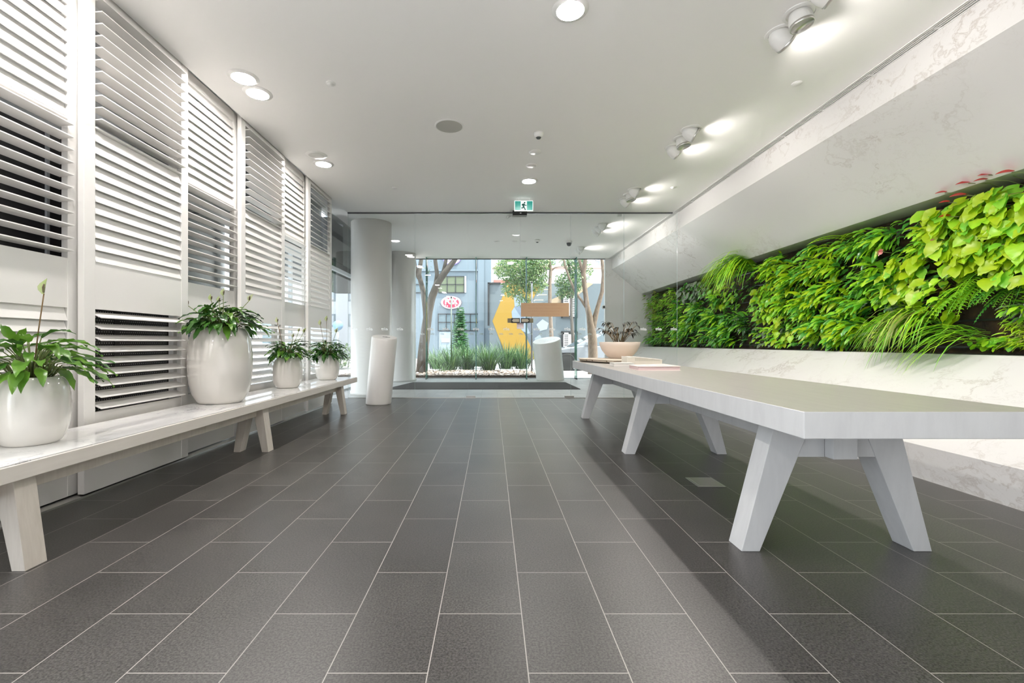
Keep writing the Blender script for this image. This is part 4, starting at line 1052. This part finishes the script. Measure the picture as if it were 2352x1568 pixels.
# purple and white oval sign higher up
c2x, c2z = X_(1038,YB), Z_(590,YB)
t = thing('oval_sign', (c2x, YB-.15, c2z-.6), 'white and purple oval sign partly hidden behind the forked branches', 'sign')
n = 48
for k1, y0, y1, nm, mt in ((1.0,YB-.12,YB-.02,'rim',pbr('violet', (.22,.16,.42), .5)), (.90,YB-.14,YB-.12,'white_band',pbr('sign_white_b', (.82,.82,.86), .5)), (.72,YB-.16,YB-.14,'field',pbr('violet_field', (.24,.20,.48), .5))):
    MB().prism([(c2x+.62*k1*math.cos(2*math.pi*k/n), c2z+.56*k1*math.sin(2*math.pi*k/n)) for k in range(n)], 'y', y0, y1).build(nm, mt, t)
b = MB()
for dx in (-.22,.0,.2): b.prism([(c2x+dx-.05,c2z-.3),(c2x+dx+.05,c2z-.3),(c2x+dx+.10,c2z+.1),(c2x+dx,c2z+.1)], 'y', YB-.17, YB-.16)
b.build('white_strokes', pbr('sign_stroke', (.85,.85,.88), .5), t)
# mural wall
YM = 29.0
mw = thing('mural_wall', (X_(1255,YM), YM, 0), 'grey boundary wall painted with a yellow hexagon mural', 'wall')
PXM = lambda L: [(X_(a,YM), Z_(c,YM)) for a, c in L]
MB().box(X_(1124,YM), X_(1470,YM), YM, YM+.35, 0, Z_(651,YM)).build('masonry', pbr('mural_grey', (.12,.145,.16), .7), mw)
def paint(nm, L, col, y=.012, k=0):
    P = PXM(L)
    b = MB().prism(P, 'y', YM-y, YM-.001); return b.build(nm, pbr('mural_paint_'+nm, col, .7), mw)
paint('yellow_hexagon', [(1131,737),(1166,652),(1243,652),(1222,690),(1190,737),(1240,838),(1170,838)][::-1], (.32,.19,.026), .010)
paint('painted_figure', [(1180,678),(1196,674),(1206,690),(1212,720),(1206,740),(1220,770),(1200,760),(1184,738),(1176,728),(1175,715),(1182,704)][::-1], (.22,.27,.32), .016)
paint('figure_shade', [(1181,704),(1196,700),(1206,716),(1204,735),(1196,727),(1190,718)][::-1], (.14,.18,.24), .020)
paint('painted_foliage', [(1196,745),(1218,738),(1226,746),(1238,728),(1250,736),(1246,756),(1236,770),(1252,800),(1240,838),(1222,790)][::-1], (.11,.13,.16), .014)
paint('painted_petals', [(1232,745),(1246,733),(1260,742),(1256,756),(1240,760)][::-1], (.30,.35,.36), .018)
paint('painted_leaf', [(1228,776),(1240,768),(1248,784),(1250,806),(1232,808)][::-1], (.24,.28,.30), .018)
paint('tan_stripe', [(1262,690),(1352,648),(1362,652),(1296,700),(1270,704)][::-1], (.36,.27,.18), .012)
paint('grey_panel', [(1240,655),(1300,655),(1262,688),(1232,700),(1222,700)][::-1], (.15,.18,.19), .012)
for i, (x0_, y0_) in enumerate(((1240,664),(1232,676),(1224,688))):
    paint('pale_line', [(x0_,y0_+3),(x0_+5,y0_),(x0_+24,y0_),(x0_+24,y0_+1.6),(x0_+6,y0_+1.6),(x0_+2,y0_+4)][::-1], (.55,.47,.36), .02)
for y0_, y1_ in ((679,729),(762,806)):
    bwindow(mw, 1290.5, 1324, y0_, y1_, YM, 1, 1, M['dark'], M['black'], .16, .09)
    b = MB(); a, c, z0_, z1_ = X_(1293,YM), X_(1322,YM), Z_(y1_-2,YM), Z_(y0_+2,YM)
    mid = (a+c)/2
    b.box(a, a+.05, YM-.2, YM-.1, z0_, z1_); b.box(c-.05, c, YM-.2, YM-.1, z0_, z1_); b.box(mid-.08, mid+.08, YM-.2, YM-.1, z0_, z1_)
    b.box(a, c, YM-.2, YM-.1, z0_, z0_+.06); b.box(a, c, YM-.2, YM-.1, z1_-.10, z1_)
    z = z0_+.1
    while z < z1_-.12: b.box(a, c, YM-.19, YM-.12, z, z+.055); z += .11
    b.build('louvred_shutter', pbr('shutter_white', (.78,.79,.77), .5), mw)
t = thing('downpipe', (X_(1122,YM-.3), YM-.3, 0), 'black square downpipe frame at the corner beside the yellow mural', 'pipe')
MB().box(X_(1120,YM), X_(1124,YM), YM-.15, YM, Z_(748,YM), Z_(650,YM)).build('pipe', M['black'], t)
MB().box(X_(1120,YM), X_(1150,YM), YM-.15, YM, Z_(652,YM), Z_(649,YM)).build('lintel', M['black'], t)
# poles
for px, top, bot, Y, lab, w_ in ((1036.5,684,845,15.6,'white pole with black cap in front of the red oval sign',.024), (1221.5,650,866,14.6,'slim grey pole right of the grass clumps',.03)):
    x = X_(px, Y); t = thing('street_pole', (x, Y, 0), lab, 'pole')
    MB().tube([(x,Y,0),(x,Y,Z_(top,Y))], w_, 12).build('post', pbr('pole_paint', (.09,.12,.10) if px < 1100 else (.14,.15,.16), .4), t)
    MB().tube([(x,Y,Z_(top,Y)),(x,Y,Z_(top,Y)+.05)], w_*1.15, 12).build('cap', M['black'], t)
# pale buildings behind
YW = 44.0
wbld = thing('apartment_building', (X_(1280,YW), YW, 0), 'pale apartment block with grey windows rising behind the mural wall', 'building')
MB().box(X_(1130,YW), X_(1470,YW), YW, YW+8, -.05, 18).build('wall', pbr('pale_render', (.74,.71,.69), .7), wbld)
wgl = pbr('grey_glass', (.30,.33,.38), .15)
for x0_, x1_ in ((1150,1172),(1205,1222),(1263,1278),(1291,1303),(1325,1340),(1368,1388)): bwindow(wbld, x0_, x1_, 575, 611, YW, 2, 3, wgl, pbr('window_white_frame', (.66,.66,.68), .5), .12, .06)
MB().box(X_(1130,YW), X_(1470,YW), YW-.5, YW, Z_(617,YW), Z_(612,YW)).build('balcony_slab', pbr('slab_red', (.62,.42,.38), .7), wbld)
rl = MB()
for k in range(28): x = X_(1132,YW) + k*.5; rl.box(x, x+.05, YW-.5, YW-.45, Z_(612,YW), Z_(604,YW))
rl.build('railing', pbr('rail_grey', (.50,.50,.52), .5), wbld)
YQ = 36.0
o = thing('white_wall', (X_(1190,YQ), YQ, 0), 'low white building with red band showing above the yellow mural', 'building')
MB().box(X_(1129,YQ), X_(1240,YQ), YQ, YQ+3, -.05, Z_(630,YQ)).build('wall', pbr('white_render', (.78,.77,.76), .7), o)
MB().box(X_(1134,YQ), X_(1170,YQ), YQ-.05, YQ, Z_(650,YQ), Z_(643,YQ)).build('red_band', pbr('brick_red', (.62,.22,.18), .7), o)

# parked silver car
cg = 16.6
car = thing('parked_car', (4.1, cg+.9, 0), 'silver parked car seen from its side behind the brown forked tree', 'car')
silver = pbr('silver_paint', (.26,.28,.31), .25, metal=.4, coat=.6)
prof = [(1.98,.35),(1.98,.55),(2.05,.70),(2.25,.78),(3.05,.90),(3.25,.93),(6.2,.95),(6.5,.85),(6.5,.35)]
b = MB().prism([(x, z-.04) for x, z in prof], 'y', cg, cg+1.8); b.build('body', silver, car, bevel=.05)
b = MB(); lo = [(3.0,.88),(6.25,.91)]; 
b.hexa([(3.0,cg+.04,.86),(6.3,cg+.04,.88),(6.3,cg+1.76,.88),(3.0,cg+1.76,.86)], [(4.15,cg+.25,1.46),(5.7,cg+.25,1.46),(5.7,cg+1.55,1.46),(4.15,cg+1.55,1.46)])
b.build('roof', silver, car, bevel=.04)
gw = pbr('car_glass', (.10,.13,.15), .05)
b = MB(); b.hexa([(3.40,cg+.045,.90),(4.65,cg+.03,.90),(4.65,cg+.06,.90),(3.40,cg+.07,.90)], [(4.22,cg+.205,1.38),(4.65,cg+.205,1.38),(4.65,cg+.24,1.38),(4.22,cg+.24,1.38)]); b.build('side_window', gw, car)
b = MB(); b.hexa([(4.72,cg+.03,.90),(5.9,cg+.03,.90),(5.9,cg+.06,.90),(4.72,cg+.06,.90)], [(4.72,cg+.205,1.38),(5.55,cg+.205,1.38),(5.55,cg+.24,1.38),(4.72,cg+.24,1.38)]); b.build('side_window', gw, car)
b = MB(); b.hexa([(3.03,cg+.15,.885),(3.06,cg+.15,.87),(3.06,cg+1.65,.87),(3.03,cg+1.65,.885)], [(4.08,cg+.30,1.44),(4.12,cg+.30,1.42),(4.12,cg+1.5,1.42),(4.08,cg+1.5,1.44)]); b.build('windscreen', gw, car)
tyre = pbr('tyre_rubber', (.02,.02,.02), .7); rim = pbr('alloy', (.62,.63,.65), .4)
for x in (2.75, 5.55):
    for y in (cg-.02, cg+1.60):
        RX = Matrix.Rotation(math.pi/2, 3, 'X')
        w = MB().lathe([(.21,-.10),(.30,-.11),(.33,-.08),(.33,.08),(.30,.11),(.21,.10)], (x,y+.11,.29), 32, mat=RX, smooth=False).build('wheel', tyre, car)
        b = MB().lathe([(.21,-.06),(.21,.09),(.19,.08),(.17,.05),(.06,.05),(.05,.08),(.0001,.085)], (x,y+.11,.29), 32, mat=RX, smooth=False)
        for k in range(6):
            a = k*math.pi/3; b.box(x+.12*math.cos(a)-.025, x+.12*math.cos(a)+.025, y+.02, y+.06, .29+.12*math.sin(a)-.025, .29+.12*math.sin(a)+.025)
        b.build('rim', rim, w)
MB().box(2.0, 2.35, cg-.01, cg+.05, .58, .70).build('headlamp', pbr('headlamp', (.8,.82,.85), .1), car, bevel=.02)
MB().box(2.38, 3.12, cg-.006, cg+.02, .30, .64).build('wheel_arch', M['black'], car)
MB().box(3.42, 3.62, cg-.16, cg+.02, .92, 1.04).build('mirror', silver, car, bevel=.03)

# left side street, seen past the shutters
YL = 34.0
lbd = thing('corner_building', (-14, YL, 0), 'pale office block far beyond the left glass facade', 'building')
MB().box(-26, -8.9, YL, YL+8, -.05, 16).build('wall', pbr('bright_render', (.80,.81,.83), .7), lbd)
for k in range(5):
    for j in range(2):
        x = -12.4 + j*1.7; z = 2.2 + k*1.9
        w = MB().box(x, x+.75, YL-.05, YL, z, z+.95).build('window', pbr('frame_grey', (.32,.35,.38), .5), lbd)
        MB().box(x+.12, x+.63, YL-.06, YL-.05, z+.12, z+.83).build('pane', pbr('pane_pale', (.66,.70,.74), .2), w)
sb = thing('side_building', (-13, 10, 0), 'pale blue-grey building across the side street behind the shutters', 'building')
MB().box(-22, -12.5, 4, 30, -.05, 9).build('wall', pbr('side_render', (.70,.73,.76), .7), sb)
for k in range(7):
    y = 9 + k*2.6
    for z in (.9, 3.8):
        w = MB().box(-12.5, -12.44, y, y+1.5, z, z+1.6).build('window', pbr('side_frame', (.55,.58,.62), .5), sb)
        MB().box(-12.44, -12.42, y+.1, y+1.4, z+.1, z+1.5).build('pane', pbr('side_glass', (.24,.32,.36), .1), w)
hx = MB(); r = random.Random(12)
for i in range(1500):
    p = Vector((r.uniform(-8.5,-5.6), r.uniform(17.5,19.0), r.uniform(.05,.95))); d = Vector((r.uniform(-1,1), r.uniform(-1,1), r.uniform(-.5,1))).normalized()
    hx.leaf(p, d, .14, .06, .4, 'oval', r.choice((0,1)), .1)
hg = thing('hedge', (-7, 18.2, 0), 'low green hedge outside the left glass, right of the last pot', 'hedge'); hx.build('foliage', [M['treeleaf2'], M['treeleaf']], hg)
hs = MB()
for i in range(9): x = -8.3+i*.32; hs.tube([(x,18.2,0),(x+.1,18.25,.8)], .015, 5)
hs.build('stems', M['bark1'], hg)
p = at(777, 747, 13.6)
t = thing('round_street_sign', (p.x, 13.6, 0), 'pale blue round street sign on a post outside the left glass', 'sign')
MB().tube([(p.x,13.6,-.05),(p.x,13.6,p.z)], .02, 8).build('post', M['steel'], t)
MB().lathe([(.0001,-.012),(.15,-.012),(.15,.012),(.0001,.012)], (p.x,13.58,p.z), 28, mat=Matrix.Rotation(math.pi/2,3,'X')).build('disc', pbr('sign_blue', (.36,.58,.80), .5), t)

# ------------------------------------------------------------------ light, sky, camera
w = bpy.data.worlds.new('sky'); sc.world = w; w.use_nodes = True
bg = w.node_tree.nodes['Background']; bg.inputs[0].default_value = (.86,.93,1.0,1); bg.inputs[1].default_value = 1.68
su = bpy.data.lights.new('sun', 'SUN'); su.energy = 3.5; su.angle = .01; su.color = (1,.95,.86)
so = bpy.data.objects.new('sun', su); COL.objects.link(so); so.rotation_mode = 'QUATERNION'
so.rotation_quaternion = Vector((0,0,-1)).rotation_difference(Vector((-.45,.20,-.87)).normalized())

cd = bpy.data.cameras.new('camera'); cd.sensor_width = 36; cd.sensor_fit = 'HORIZONTAL'; cd.lens = F/2352*36
cd.shift_x = (1176-VX)/2352; cd.shift_y = (VY-784)/2352; cd.clip_start = .05; cd.clip_end = 300
co_ = bpy.data.objects.new('camera', cd); COL.objects.link(co_); co_.location = (0,0,1); co_.rotation_euler = (math.pi/2,0,0)
sc.camera = co_
vs_ = sc.view_settings; vs_.view_transform = 'Standard'; vs_.look = 'None'; vs_.gamma = 1; vs_.exposure = 1.55; vs_.use_curve_mapping = False
cy = sc.cycles; cy.use_denoising = True; cy.max_bounces = 10; cy.transparent_max_bounces = 24; cy.diffuse_bounces = 7; cy.glossy_bounces = 4; cy.sample_clamp_indirect = 6; cy.caustics_reflective = False; cy.caustics_refractive = False
